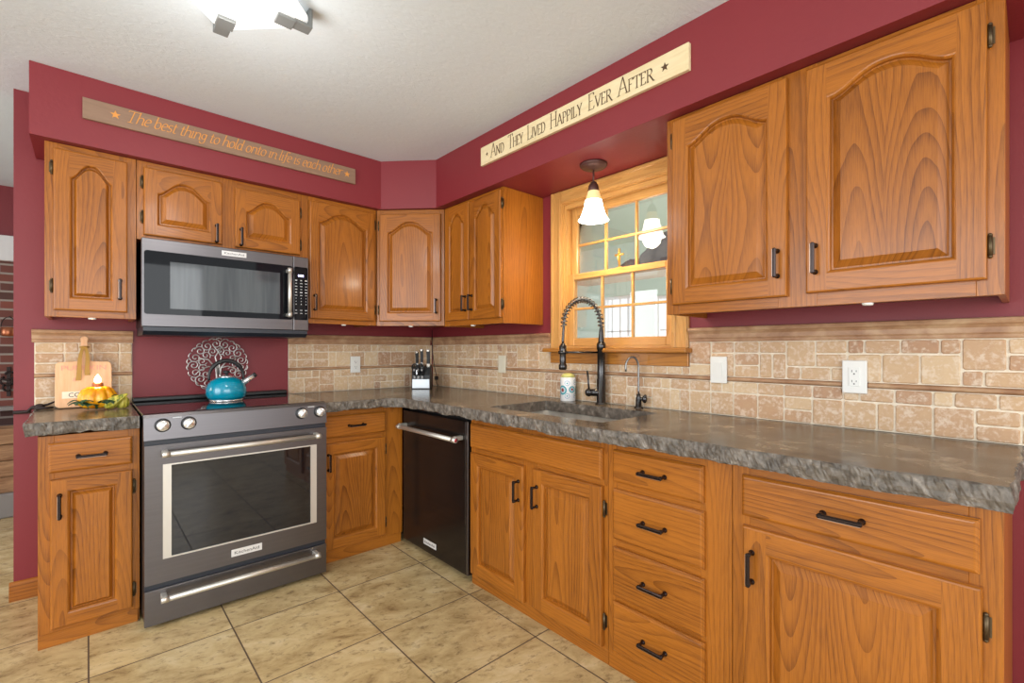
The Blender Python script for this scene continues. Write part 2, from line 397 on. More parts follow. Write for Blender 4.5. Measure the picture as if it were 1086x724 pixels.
def text_geo(mb, txt, size, place, mat=0, depth=0.001, shear=0.0, width=None, bold=0.0, center=True):
    """place(x, y, d) maps flat letter coordinates (d = height off the surface) to 3d"""
    cu = bpy.data.curves.new('lettering', 'FONT'); cu.body = txt; cu.size = size; cu.shear = shear; cu.extrude = depth/2; cu.offset = bold; cu.resolution_u = 3
    ob = bpy.data.objects.new('lettering', cu); COL.objects.link(ob)
    dg = bpy.context.evaluated_depsgraph_get(); me = bpy.data.meshes.new_from_object(ob.evaluated_get(dg))
    V = [v.co.copy() for v in me.vertices]; Fc = [list(p.vertices) for p in me.polygons]
    bpy.data.objects.remove(ob); bpy.data.curves.remove(cu); bpy.data.meshes.remove(me)
    if not V: return
    x0 = min(v.x for v in V); x1 = max(v.x for v in V); sx = 1.0
    if width: sx = width/(x1-x0)
    cx = (x0+x1)/2 if center else x0
    mb.add([place((v.x-cx)*sx, v.y, v.z+depth/2) for v in V], Fc, mat)

# ------------------------------------------------------------------ room shell
CEIL = 2.43
mb = MB(); mb.box(-6, 3.2, -7, 3.0, -0.1, 0.0); struct(mb.build('floor', M['floor']))
mb = MB(); mb.box(-5.2, 0.12, -4.9, 2.1, CEIL, CEIL+0.1); struct(mb.build('ceiling', M['ceil']))
mb = MB(); mb.box(-2.327, 0.12, 0.0, 0.12, 0, CEIL); struct(mb.build('wall_back', M['red']))
WY0, WY1, WZ0, WZ1 = 1.395, 2.10, 1.20, 2.045      # window opening in local x / z
mb = MB()
for (a, b, z0, z1) in ((0.0, WY0, 0, CEIL), (WY1, 4.9, 0, CEIL), (WY0, WY1, 0, WZ0), (WY0, WY1, WZ1, CEIL)):
    mb.box(a, b, 0.0, 0.12, z0, z1)
struct(mb.build('wall_right', M['red'], frame=FR))
# soffit over the wall cabinets
mb = MB()
poly = [(-2.252, -0.002), (-2.252, -0.365), (-0.632, -0.365), (-0.378, -0.632), (-0.378, -4.6), (-0.002, -4.6), (-0.002, -0.002)]
mb.prism(poly, 'z', 2.116, CEIL-0.001, 0)
struct(mb.build('trim_1', M['red']))
struct(MB().box(-5.2, -5.08, -0.4, 2.1, 0, CEIL).build('wall_unseen_left', M['red']))  # unseen wall, added to keep sky light out of the far room
struct(MB().box(-5.08, -3.5, 0.0, 0.12, 0, CEIL).build('wall_unseen_partition', M['red']))  # unseen partition, added to darken the room beyond
# baseboard on the end of the back wall
mb = MB(); mb.prism([(-0.014, 0.0), (-0.014, 0.075), (-0.008, 0.086), (-0.001, 0.09), (-0.001, 0.0)], 'x', -2.341, -2.214, 1)
struct(mb.build('baseboard_back', OAK))

# ------------------------------------------------------------------ cabinet parts
def arch_pts(x0, x1, zb, zt, rise, ins, n=28):
    """opening outline: bottom-left, bottom-right, then the top from right to left"""
    a, b = x0+ins, x1-ins; w = (x1-x0)/2; c = (x0+x1)/2
    pts = [(a, zb+ins), (b, zb+ins)]
    for i in range(n+1):
        x = b+(a-b)*i/n; t = min(1.0, abs(x-c)/w)
        hh = 0.0
        if rise > 0:
            t2 = min(1.0, t/0.97); hh = rise*(0.5+0.5*cos(pi*t2**1.22))
        pts.append((x, zt-rise+hh-ins))
    return pts
def door(parent, x0, x1, z0, z1, yf, rise=0.0, handle=None, hinge=None, t=0.02, stile=0.052, hz=None, mats=None):
    mats = mats or OAK
    mb = MB(); yb = yf; y1 = yf-t; e = 0.006
    o0 = [(x0, z0), (x1, z0), (x1, z1), (x0, z1)]; o1 = [(x0+e, z0+e), (x1-e, z0+e), (x1-e, z1-e), (x0+e, z1-e)]
    V = [(p[0], yb, p[1]) for p in o0]+[(p[0], y1+e, p[1]) for p in o0]+[(p[0], y1+e*0.3, p[1]) for p in [(x0+e*.3, z0+e*.3), (x1-e*.3, z0+e*.3), (x1-e*.3, z1-e*.3), (x0+e*.3, z1-e*.3)]]+[(p[0], y1, p[1]) for p in o1]
    for k in range(3):
        for i in range(4):
            j = (i+1) % 4; q = [V[4*k+i], V[4*k+j], V[4*k+4+j], V[4*k+4+i]]
            mb.add(q, [(0, 1, 2, 3)], 0 if i in (1, 3) else 1)
    mb.add([V[i] for i in range(4)], [(3, 2, 1, 0)], 0)
    a, b, zb, zt = x0+stile, x1-stile, z0+stile, z1-stile*(0.92 if rise else 1.0)
    op = arch_pts(a, b, zb, zt, rise, 0.0)
    # stiles, rails (front faces)
    mb.add([(x0+e, y1, z0+e), (a, y1, z0+e), (a, y1, z1-e), (x0+e, y1, z1-e)], [(0, 1, 2, 3)], 0)
    mb.add([(b, y1, z0+e), (x1-e, y1, z0+e), (x1-e, y1, z1-e), (b, y1, z1-e)], [(0, 1, 2, 3)], 0)
    mb.add([(a, y1, z0+e), (b, y1, z0+e), (b, y1, zb), (a, y1, zb)], [(0, 1, 2, 3)], 1)
    top = op[2:]
    for i in range(len(top)-1):
        p, q = top[i], top[i+1]
        mb.add([(q[0], y1, q[1]), (p[0], y1, p[1]), (p[0], y1, z1-e), (q[0], y1, z1-e)], [(0, 1, 2, 3)], 1)
    def strip(m, ins0, ya, ins1, yb_, panel=False):
        A = arch_pts(a, b, zb, zt, rise, ins0); B = arch_pts(a, b, zb, zt, rise, ins1); n = len(A)
        for i in range(n):
            j = (i+1) % n
            vert = (i == 1 or i == n-1)
            m.add([(A[i][0], ya, A[i][1]), (A[j][0], ya, A[j][1]), (B[j][0], yb_, B[j][1]), (B[i][0], yb_, B[i][1])], [(0, 1, 2, 3)], 0 if (panel or vert) else 1, False)
    strip(mb, 0.0, y1, 0.004, y1+0.0015); strip(mb, 0.004, y1+0.0015, 0.0085, y1+0.006); strip(mb, 0.0085, y1+0.006, 0.0105, y1+0.0145)
    d = mb.build('door', mats, parent)
    pm = MB(); big = min(0.034, (b-a)*0.16)
    strip(pm, 0.0102, y1+0.0148, 0.0155, y1+0.0148, True); strip(pm, 0.0155, y1+0.0148, big, y1+0.0035, True); strip(pm, big, y1+0.0035, big+0.003, y1+0.0015, True)
    C = arch_pts(a, b, zb, zt, rise, big+0.003)
    tp = C[2:]; bl, br = C[0], C[1]
    for i in range(len(tp)-1):
        p, q = tp[i], tp[i+1]
        pm.add([(q[0], y1+0.0015, bl[1]), (p[0], y1+0.0015, bl[1]), (p[0], y1+0.0015, p[1]), (q[0], y1+0.0015, q[1])], [(0, 1, 2, 3)], 0)
    pm.build('panel', mats, d)
    if handle:
        side, zc = handle
        xh = x0+0.028 if side == 'l' else x1-0.028
        pull(d, xh, zc, y1, True)
    if hinge:
        for zz in (hz or (z0+0.075, z1-0.075)):
            xq = x0-0.005 if hinge == 'l' else x1+0.005
            h = MB(); h.cyl((xq, yf-0.008, zz-0.026), (xq, yf-0.008, zz+0.026), 0.0052, n=10)
            h.ball((xq, yf-0.008, zz+0.028), 0.0048, n=8); h.ball((xq, yf-0.008, zz-0.028), 0.0048, n=8)
            s = -1 if hinge == 'l' else 1
            h.box(*sorted((xq, xq+s*0.009)), yf-0.003, yf-0.0002, zz-0.022, zz+0.022)
            h.build('hinge', M['hinge'], d)
    return d
def pull(parent, x, z, y, vert, L=0.098):
    h = MB(); g = L/2-0.007
    def P(u, d, w=0.0): return (x+w, y-d, z+u) if vert else (x+u, y-d, z+w)
    for s in (-1, 1):
        h.lathe([(0.0085, 0), (0.0085, 0.003), (0.006, 0.006), (0.0048, 0.012), (0.006, 0.024), (0.0072, 0.030)], P(s*g, 0), 12, 0, True, 'y')
    if vert: h.box(x-0.0055, x+0.0055, y-0.036, y-0.026, z-L/2, z+L/2, 0, 0.003); h.box(x-0.0064, x-0.005, y-0.0345, y-0.0315, z-L/2+0.004, z+L/2-0.004, 1)
    else: h.box(x-L/2, x+L/2, y-0.036, y-0.026, z-0.0055, z+0.0055, 0, 0.003); h.box(x-L/2+0.004, x+L/2-0.004, y-0.0350, y-0.0315, z-0.0064, z-0.005, 1)
    return h.build('handle', [M['bronze'], M['bronze_lt']], parent)
def drawer(parent, x0, x1, z0, z1, yf, handle=True, t=0.019, name='drawer'):
    m = MB(); y1 = yf-t; e = 0.007
    rings = [((0, 0), yf), ((0, 0), y1+0.008), ((0.0022, 0.0022), y1+0.0062), ((0.0026, 0.0026), y1+0.0035), ((e, e), y1+0.0006), ((e+0.003, e+0.003), y1)]
    pts = []
    for (i, _), yy in rings: pts.append([(x0+i, yy, z0+i), (x1-i, yy, z0+i), (x1-i, yy, z1-i), (x0+i, yy, z1-i)])
    for k in range(len(pts)-1):
        for i in range(4):
            j = (i+1) % 4; m.add([pts[k][i], pts[k][j], pts[k+1][j], pts[k+1][i]], [(0, 1, 2, 3)], 1)
    m.add(pts[-1], [(0, 1, 2, 3)], 1); m.add(pts[0], [(3, 2, 1, 0)], 1)
    d = m.build(name, OAK, parent)
    if handle: pull(d, (x0+x1)/2, (z0+z1)/2, y1, False)
    return d
def carcass(parent, x0, x1, z0, z1, yf, stiles, rails, lip=0.0, name='body', kick=False):
    """box carcass with a face frame: stiles = [(x0, x1)], rails = [(x0, x1, z0, z1)]"""
    m = MB(); th = 0.019
    m.box(x0, x1, yf+th, -0.002, z0+lip, z1, 0)
    if lip:
        m.box(x0, x0+0.014, yf+th, -0.002, z0, z0+lip, 0); m.box(x1-0.014, x1, yf+th, -0.002, z0, z0+lip, 0)
    zb = z0+0.058 if kick else z0
    for a, b in stiles: m.box(a, b, yf, yf+th, zb, z1, 0, 0.0008)
    for a, b, c, d in rails: m.box(a, b, yf+0.0002, yf+th, c, d, 1, 0.0008)
    if kick: m.box(x0, x1-0.006, yf+0.003, yf+th, z0, z0+0.057, 1, 0.001)
    return m.build(name, OAK, parent)
def puck(parent, x, y, z):
    m = MB(); m.lathe([(0.0, -0.008), (0.013, -0.007), (0.016, 0.0)], (x, y, z), 14); m.build('puck_light', M['white'], parent)

UZ0, UZ1, UF = 1.338, 2.114, -0.322
GU, GB = 'oak wall cabinets', 'oak base cabinets'
# --- wall cabinets on the stove wall
t = thing('wall_cabinet', 'narrow tall oak wall cabinet at the far left, left of the microwave', 'cabinet', (-2.05, 0, UZ0), F0, GU)
carcass(t, -2.207, -1.891, UZ0, UZ1, UF, [(-2.207, -2.165), (-1.937, -1.891)], [(-2.165, -1.937, UZ0, UZ0+0.045), (-2.165, -1.937, UZ1-0.045, UZ1)], 0.02)
door(t, -2.179, -1.924, 1.368, 2.086, UF, 0.070, ('r', 1.475), 'l', hz=(1.475, 2.0)); puck(t, -2.05, UF+0.012, UZ0)
t = thing('wall_cabinet', 'short two-door oak wall cabinet directly above the microwave', 'cabinet', (-1.48, 0, 1.73), F0, GU)
carcass(t, -1.889, -1.083, 1.729, UZ1, UF, [(-1.889, -1.85), (-1.545, -1.46), (-1.15, -1.083)], [(-1.85, -1.545, 1.729, 1.77), (-1.46, -1.15, 1.729, 1.77), (-1.85, -1.545, UZ1-0.05, UZ1), (-1.46, -1.15, UZ1-0.05, UZ1)])
door(t, -1.863, -1.531, 1.752, 2.083, UF, 0.068, ('r', 1.805), 'l', hz=(1.84, 2.01))
door(t, -1.472, -1.133, 1.750, 2.072, UF, 0.068, ('l', 1.805), 'r', hz=(1.81, 2.0))
t = thing('wall_cabinet', 'single-door oak wall cabinet just right of the microwave', 'cabinet', (-0.86, 0, UZ0), F0, GU)
carcass(t, -1.081, -0.646, UZ0+0.012, UZ1, UF, [(-1.081, -1.04), (-0.69, -0.646)], [(-1.04, -0.69, UZ0+0.012, UZ0+0.055), (-1.04, -0.69, UZ1-0.05, UZ1)], 0.02)
door(t, -1.079, -0.663, 1.377, 2.087, UF, 0.068, ('l', 1.475), 'r'); puck(t, -0.86, UF+0.012, UZ0+0.012)
# --- diagonal corner cabinet
t = thing('wall_cabinet', 'diagonal oak corner wall cabinet between the two walls', 'cabinet', (0, 0, UZ0), FD, GU)
m = MB(); hw = 0.2265; q = 0.2275
z0 = UZ0+0.01
m.prism([(-hw, 0.019), (hw, 0.019), (hw+0.225, 0.245), (0.0, 0.672), (-hw-0.225, 0.245)], 'z', z0+0.02, UZ1, 0)
for a, b in ((-hw, -hw+0.045), (hw-0.045, hw)): m.box(a, b, 0, 0.019, z0, UZ1, 0, 0.0008)
for c, d in ((z0, z0+0.05), (UZ1-0.05, UZ1)): m.box(-hw+0.045, hw-0.045, 0.0002, 0.019, c, d, 1, 0.0008)
m.build('body', OAK, t)
door(t, -hw+0.022, hw-0.022, 1.377, 2.083, 0.0, 0.07, ('r', 1.475), 'l'); puck(t, 0.0, 0.012, z0)
# --- window wall: local x = -world y
t = thing('wall_cabinet', 'two-door oak wall cabinet between the corner cabinet and the window, plain side facing the window', 'cabinet', (0.94, 0, UZ0), FR, GU)
carcass(t, 0.648, 1.237, UZ0+0.004, UZ1, UF, [(0.648, 0.70), (1.20, 1.237)], [(0.70, 1.20, UZ0+0.004, UZ0+0.05), (0.70, 1.20, UZ1-0.04, UZ1)], 0.02)
door(t, 0.674, 0.932, 1.376, 2.098, UF, 0.068, ('r', 1.475), None, stile=0.048)
door(t, 0.941, 1.229, 1.374, 2.095, UF, 0.068, ('l', 1.475), 'r', stile=0.048); puck(t, 0.94, UF+0.012, UZ0+0.004)
t = thing('wall_cabinet', 'large two-door oak wall cabinet right of the window, nearest the camera', 'cabinet', (2.72, 0, UZ0), FR, GU)
carcass(t, 2.247, 3.193, UZ0-0.006, UZ1, UF, [(2.247, 2.30), (2.66, 2.775), (3.14, 3.193)], [(2.30, 2.66, UZ0-0.006, UZ0+0.05), (2.775, 3.14, UZ0-0.006, UZ0+0.05), (2.30, 2.66, UZ1-0.04, UZ1), (2.775, 3.14, UZ1-0.04, UZ1)], 0.022)
door(t, 2.277, 2.692, 1.368, 2.098, UF, 0.058, ('r', 1.48), 'l', stile=0.058)
door(t, 2.747, 3.161, 1.373, 2.096, UF, 0.056, ('l', 1.48), 'r', stile=0.058, hz=(1.46, 2.005)); puck(t, 2.905, UF+0.012, UZ0-0.006)

# --- base cabinets
BZ, BF = 0.846, -0.61
t = thing('base_cabinet', 'narrow oak base cabinet left of the range with one drawer over one door', 'cabinet', (-2.05, 0, 0), F0, GB)
carcass(t, -2.212, -1.896, 0, BZ, BF, [(-2.212, -2.165), (-1.937, -1.896)], [(-2.165, -1.937, 0.058, 0.10), (-2.165, -1.937, 0.66, 0.71), (-2.165, -1.937, 0.80, BZ)], kick=True)
drawer(t, -2.183, -1.921, 0.698, 0.817, BF)
door(t, -2.177, -1.921, 0.075, 0.672, BF, 0.0, ('l', 0.565), 'r', stile=0.05)
t = thing('base_cabinet', 'oak corner base cabinet between the range and the dishwasher', 'cabinet', (-0.86, 0, 0), F0, GB)
carcass(t, -1.124, -0.612, 0, BZ, BF, [(-1.124, -1.085), (-0.755, -0.612)], [(-1.085, -0.755, 0.058, 0.10), (-1.085, -0.755, 0.655, 0.71), (-1.085, -0.755, 0.80, BZ)], kick=True)
drawer(t, -1.105, -0.731, 0.698, 0.82, BF)
door(t, -1.105, -0.733, 0.076, 0.667, BF, 0.0, ('l', 0.565), 'r', stile=0.055)
t = thing('base_cabinet', 'oak sink base cabinet with two doors below a false drawer front', 'cabinet', (1.74, 0, 0), FR, GB)
m = MB()
m.box(1.318, 1.336, BF+0.019, -0.002, 0, BZ, 0); m.box(2.150, 2.168, BF+0.019, -0.002, 0, BZ, 0); m.box(1.336, 2.150, -0.014, -0.002, 0, BZ, 0); m.box(1.336, 2.150, BF+0.019, -0.014, 0.04, 0.058, 0)
for a, b in ((1.318, 1.352), (1.70, 1.80), (2.13, 2.168)): m.box(a, b, BF, BF+0.019, 0.058, BZ, 0, 0.0008)
for a, b in ((1.352, 1.70), (1.80, 2.13)):
    for c, d in ((0.058, 0.10), (0.64, 0.72)): m.box(a, b, BF+0.0002, BF+0.019, c, d, 1, 0.0008)
m.box(1.352, 2.13, BF+0.0002, BF+0.019, 0.79, BZ, 1, 0.0008)
m.box(1.318, 2.168, BF+0.004, BF+0.019, 0, 0.057, 1, 0.001)
m.build('body', OAK, t)
drawer(t, 1.328, 2.149, 0.698, 0.818, BF, False, name='false_front')
door(t, 1.332, 1.721, 0.062, 0.672, BF, 0.0, ('r', 0.558), None, stile=0.055)
door(t, 1.781, 2.151, 0.068, 0.675, BF, 0.0, ('l', 0.558), 'r', stile=0.055, hz=(0.165, 0.59))
t = thing('base_cabinet', 'oak base cabinet with a stack of four drawers', 'cabinet', (2.4, 0, 0), FR, GB)
carcass(t, 2.170, 2.627, 0, BZ, BF, [(2.170, 2.21), (2.53, 2.627)], [(2.21, 2.53, 0.058, 0.09), (2.21, 2.53, 0.25, 0.30), (2.21, 2.53, 0.45, 0.51), (2.21, 2.53, 0.66, 0.71), (2.21, 2.53, 0.80, BZ)], kick=True)
drawer(t, 2.199, 2.543, 0.704, 0.822, BF); drawer(t, 2.199, 2.545, 0.494, 0.678, BF); drawer(t, 2.199, 2.546, 0.283, 0.464, BF); drawer(t, 2.199, 2.546, 0.082, 0.263, BF)
t = thing('base_cabinet', 'wide oak base cabinet nearest the camera with a drawer over one broad door', 'cabinet', (2.9, 0, 0), FR, GB)
carcass(t, 2.629, 3.199, 0, BZ, BF, [(2.629, 2.68), (3.145, 3.199)], [(2.68, 3.145, 0.058, 0.10), (2.68, 3.145, 0.655, 0.72), (2.68, 3.145, 0.80, BZ)], kick=True)
drawer(t, 2.661, 3.163, 0.70, 0.821, BF)
door(t, 2.664, 3.167, 0.07, 0.672, BF, 0.0, ('l', 0.558), 'r', stile=0.066, hz=(0.165, 0.588))

# ------------------------------------------------------------------ worktops
CT, CB = 0.905, 0.852
def worktop(name, outline, rough, label, hole=None, seed=0.0, hook=None):
    """outline: closed ccw list of (x, y); rough[i] says that segment i -> i+1 is chiselled"""
    P = []; R = []
    n = len(outline)
    for i in range(n):
        a, b = Vector(outline[i]), Vector(outline[(i+1) % n]); L = (b-a).length
        k = max(1, int(L/0.005)) if rough[i] else max(1, int(L/0.3))
        for j in range(k): P.append(a+(b-a)*j/k); R.append(rough[i] and (rough[i-1] or j > 0))
    m = len(P); N = []
    for i in range(m):
        tn = (P[(i+1) % m]-P[i-1]).normalized(); N.append(Vector((tn.y, -tn.x)))
    rows = [(CT, 0.0), (CT-0.004, 0.2), (CT-0.012, 0.7), (CT-0.022, 1.0), (CT-0.032, 1.0), (CT-0.043, 0.9), (CB+0.005, 0.5), (CB, 0.1)]
    V = []
    bm = bmesh.new(); loops = []
    for k, (z, w) in enumerate(rows):
        ring = []
        for i in range(m):
            p = P[i]; d = 0.0; dz = 0.0
            if R[i]:
                q = Vector((p.x*1.0+seed, p.y*1.0, z))
                d = 0.007*mnoise.noise(q*18)+0.005*mnoise.noise(q*60)+0.0035*mnoise.noise(q*150)+0.002*mnoise.noise(q*320)
                chip = mnoise.noise(Vector((p.x*16+seed, p.y*16, 3.1)))*0.007+mnoise.noise(Vector((p.x*60+seed, p.y*60, 1.7)))*0.004
                if k == 0: d = -0.005+chip
                else: d = d*0.75+chip*(1-k/8)+0.003*w-0.004
                if k == len(rows)-1: dz = 0.014*mnoise.noise(Vector((p.x*8+seed, p.y*8, 5)))+0.005*mnoise.noise(Vector((p.x*40, p.y*40, 5))); dz = max(dz, -0.0015)
                if k == len(rows)-2: dz = 0.007*mnoise.noise(Vector((p.x*8+seed, p.y*8, 5)))
            p = p+N[i]*d
            ring.append(bm.verts.new((p.x, p.y, z+dz)))
        loops.append(ring)
    side = []
    for k in range(len(rows)-1):
        for i in range(m):
            j = (i+1) % m
            f = bm.faces.new((loops[k][i], loops[k+1][i], loops[k+1][j], loops[k][j])); f.material_index = 1; f.smooth = False
    def cap(ring, hole_ring, flip):
        ed = []
        for rg in (ring, hole_ring):
            if not rg: continue
            for i in range(len(rg)):
                a, b = rg[i], rg[(i+1) % len(rg)]
                ed.append(bm.edges.get((a, b)) or bm.edges.new((a, b)))
        r = bmesh.ops.triangle_fill(bm, use_beauty=True, use_dissolve=False, edges=ed)
        for g in r['geom']:
            if isinstance(g, bmesh.types.BMFace): g.material_index = 0
    ht = hb = None
    if hole:
        x0, x1, y0, y1 = hole; rr = 0.014; hp = []
        for (cx, cy, a0) in ((x1-rr, y1-rr, 0), (x0+rr, y1-rr, pi/2), (x0+rr, y0+rr, pi), (x1-rr, y0+rr, 3*pi/2)):
            for k in range(5): hp.append((cx+rr*cos(a0+k*pi/8), cy+rr*sin(a0+k*pi/8)))
        # densify and roughen
        hq = []
        for i in range(len(hp)):
            a, b = Vector(hp[i]), Vector(hp[(i+1) % len(hp)]); k = max(1, int((b-a).length/0.012))
            for j in range(k):
                p = a+(b-a)*j/k; s = 0.005*mnoise.noise(Vector((p.x*30, p.y*30, 9)))+0.003*mnoise.noise(Vector((p.x*90, p.y*90, 9)))
                hq.append((p, s))
        ht = [bm.verts.new((p.x+s, p.y+s, CT)) for p, s in hq]
        hm = [bm.verts.new((p.x+s*0.5, p.y+s*0.5, CT-0.006)) for p, s in hq]
        hb = [bm.verts.new((p.x, p.y, CB)) for p, s in hq]
        for A, B in ((ht, hm), (hm, hb)):
            for i in range(len(A)):
                j = (i+1) % len(A); f = bm.faces.new((A[i], A[j], B[j], B[i])); f.material_index = 1
    cap(loops[0], ht, False); cap(loops[-1], hb, True)
    bmesh.ops.recalc_face_normals(bm, faces=bm.faces)
    me = bpy.data.meshes.new(name); bm.to_mesh(me); bm.free()
    me.materials.append(M['counter']); me.materials.append(M['rockedge'])
    o = bpy.data.objects.new(name, me); COL.objects.link(o); LOC[o.name] = Vector((0, 0, 0))
    return tag(o, label, 'countertop', 'concrete worktops with chiselled edges')
worktop('worktop', [(-1.899, -0.003), (-2.258, -0.003), (-2.250, -0.645), (-1.899, -0.650)], [0, 1, 1, 0],
        'short grey-brown stone worktop left of the range under the cutting board', seed=3.0)
arc = []
for k in range(7):
    a = k/6*pi/2; arc.append((-0.690-0.09*(1-sin(a)), -0.690-0.09*(1-cos(a))))
out = [(-0.003, -0.003), (-1.118, -0.003), (-1.118, -0.685), (-0.90, -0.690)]+arc+[(-0.690, -1.42), (-0.700, -1.84), (-0.704, -2.14), (-0.682, -2.31), (-0.662, -2.47), (-0.676, -2.69), (-0.668, -2.94), (-0.648, -3.10), (-0.648, -3.215), (-0.20, -3.226), (-0.003, -3.226)]
rough = [0, 0]+[1]*(len(out)-4)+[1, 0]
SX0, SX1, SY0, SY1 = -0.572, -0.155, -2.11, -1.41
worktop('worktop', out, rough, 'long L-shaped grey-brown stone worktop with rough chiselled edge holding the sink', hole=(SX0, SX1, SY0, SY1))

# sink
t = thing('sink', 'rectangular stone-grey undermount sink below the window', 'sink', (-0.365, -1.76, 0.66))
m = MB(); th = 0.012; zt = CB-0.0005; zb = 0.70
def rrect(x0, x1, y0, y1, r, k=5):
    L = []
    for (cx, cy, a0) in ((x1-r, y1-r, 0), (x0+r, y1-r, pi/2), (x0+r, y0+r, pi), (x1-r, y0+r, 3*pi/2)):
        for i in range(k): L.append((cx+r*cos(a0+i*pi/2/(k-1)), cy+r*sin(a0+i*pi/2/(k-1))))
    return L
g = 0.004
rings = [(rrect(SX0-0.014, SX1+0.014, SY0-0.014, SY1+0.014, 0.04), zt), (rrect(SX0-g, SX1+g, SY0-g, SY1+g, 0.034), zt), (rrect(SX0+0.004, SX1-0.004, SY0+0.004, SY1-0.004, 0.04), zb+0.03), (rrect(SX0+0.025, SX1-0.025, SY0+0.025, SY1-0.025, 0.04), zb), (rrect(-0.365-0.03, -0.365+0.03, -1.76-0.03, -1.76+0.03, 0.029), zb-0.004)]
out_r = [(rrect(SX0-0.014, SX1+0.014, SY0-0.014, SY1+0.014, 0.04), zt-0.01), (rrect(SX0-0.012, SX1+0.012, SY0-0.012, SY1+0.012, 0.04), zt-0.012), (rrect(SX0-0.008, SX1+0.008, SY0-0.008, SY1+0.008, 0.04), zb-0.012)]
def loft(m, rg, mat=0, smooth=True, capend=True):
    V = []; Fc = []; n = len(rg[0][0])
    for r, z in rg: V += [(p[0], p[1], z) for p in r]
    for k in range(len(rg)-1):
        for i in range(n): Fc.append((k*n+i, k*n+(i+1) % n, (k+1)*n+(i+1) % n, (k+1)*n+i))
    if capend: Fc.append([(len(rg)-1)*n+i for i in range(n)])
    m.add(V, Fc, mat, smooth)
loft(m, rings); loft(m, [rings[0]]+out_r)
m.build('basin', M['basin'], t)
m = MB(); m.lathe([(0.043, 0.0), (0.043, 0.004), (0.036, 0.005), (0.030, 0.001), (0.0, 0.001)], (-0.365, -1.76, zb-0.001), 24); m.build('drain', M['steel'], t)

# ------------------------------------------------------------------ tiled backsplash
def tiles(mb, x0, x1, z0, z1, rows, y, rng, skips=()):
    u = (z1-z0)/rows; cols = max(1, round((x1-x0)/u)); w = (x1-x0)/cols
    occ = [[False]*cols for _ in range(rows)]
    order = [(c, r) for c in range(cols) for r in range(rows)]
    for c, r in order:
        if occ[r][c]: continue
        opts = [(2, 2)]*9+[(2, 1)]*4+[(1, 2)]*3+[(1, 1)]*2
        rng.shuffle(opts)
        for ow, oh in opts+[(1, 1)]:
            if c+ow <= cols and r+oh <= rows and not any(occ[r+j][c+i] for i in range(ow) for j in range(oh)): break
        for i in range(ow):
            for j in range(oh): occ[r+j][c+i] = True
        g = 0.0027; a, b = x0+c*w+g, x0+(c+ow)*w-g; lo, hi = z0+r*u+g, z0+(r+oh)*u-g
        tone = min(1, max(0.02, rng.gauss(0.45, 0.22))); j = lambda: rng.uniform(-0.0012, 0.0012)
        q = 0.005; e = 0.0028; yy = y-rng.uniform(0, 0.0012)
        def ring(ins, cc, d): return [(a+ins+cc, d, lo+ins), (b-ins-cc, d, lo+ins), (b-ins, d, lo+ins+cc), (b-ins, d, hi-ins-cc), (b-ins-cc, d, hi-ins), (a+ins+cc, d, hi-ins), (a+ins, d, hi-ins-cc), (a+ins, d, lo+ins+cc)]
        r0 = [(p[0]+j(), p[1], p[2]+j()) for p in ring(0, q*0.8, yy+0.006)]; r1 = [(p[0]+j(), p[1], p[2]+j()) for p in ring(0.0012, q*0.8, yy+0.002)]; r2 = [(p[0]+j(), p[1], p[2]+j()) for p in ring(e, q*0.6, yy)]
        V = r0+r1+r2; Fc = []
        for k in range(2):
            for i in range(8): Fc.append((k*8+i, k*8+(i+1) % 8, k*8+8+(i+1) % 8, k*8+8+i))
        Fc.append([16+i for i in range(8)])
        mb.add(V, Fc, 0, False, tone)
def backsplash(spans, frame, label, seed, rng_loc, crown_spans, pencil_spans):
    t = thing('tile_backsplash', label, 'backsplash', rng_loc, frame, 'tumbled travertine backsplashes')
    rng = random.Random(seed); m = MB(); gm = MB()
    for (a, b, z0, z1, rows) in spans:
        tiles(m, a, b, z0, z1, rows, -0.012, rng); gm.box(a, b, -0.0078, -0.001, z0, z1)
    m.build('tile_field', M['tile'], t); gm.build('grout_bed', M['grout'], t)
    for a, b in crown_spans:
        c = MB(); z = 1.226
        prof = [(-0.001, z), (-0.012, z), (-0.014, z+0.004), (-0.0125, z+0.012), (-0.016, z+0.018), (-0.017, z+0.034), (-0.022, z+0.042), (-0.028, z+0.047), (-0.030, z+0.054), (-0.028, z+0.061), (-0.020, z+0.064), (-0.001, z+0.064)]
        c.prism(prof, 'x', a, b, 0); c.build('crown_moulding', M['stonetrim'], t)
    for a, b in pencil_spans:
        c = MB(); pr = [(-0.001, 1.053)]+[(-0.010-0.011*sin(pi*k/8), 1.064-0.0085*cos(pi*k/8)) for k in range(9)]+[(-0.001, 1.075)]
        c.prism(pr, 'x', a, b, 0); c.build('pencil_liner', M['stonetrim'], t)
    return t
Z0, ZM0, ZM1, Z1 = CT+0.001, 1.054, 1.074, 1.226
backsplash([(-2.257, -1.889, Z0, ZM0, 3), (-2.257, -1.889, ZM1, Z1, 3)], F0, 'short tan stone tile backsplash left of the range behind the cutting board', 4, (-2.07, 0, CT), [(-2.266, -1.886)], [(-2.257, -1.889)])
backsplash([(-1.100, -0.015, Z0, ZM0, 3), (-1.100, -0.015, ZM1, Z1, 3)], F0, 'tan stone tile backsplash on the stove wall right of the range', 11, (-0.55, 0, CT), [(-1.102, -0.034)], [(-1.100, -0.694), (-0.618, -0.026)])
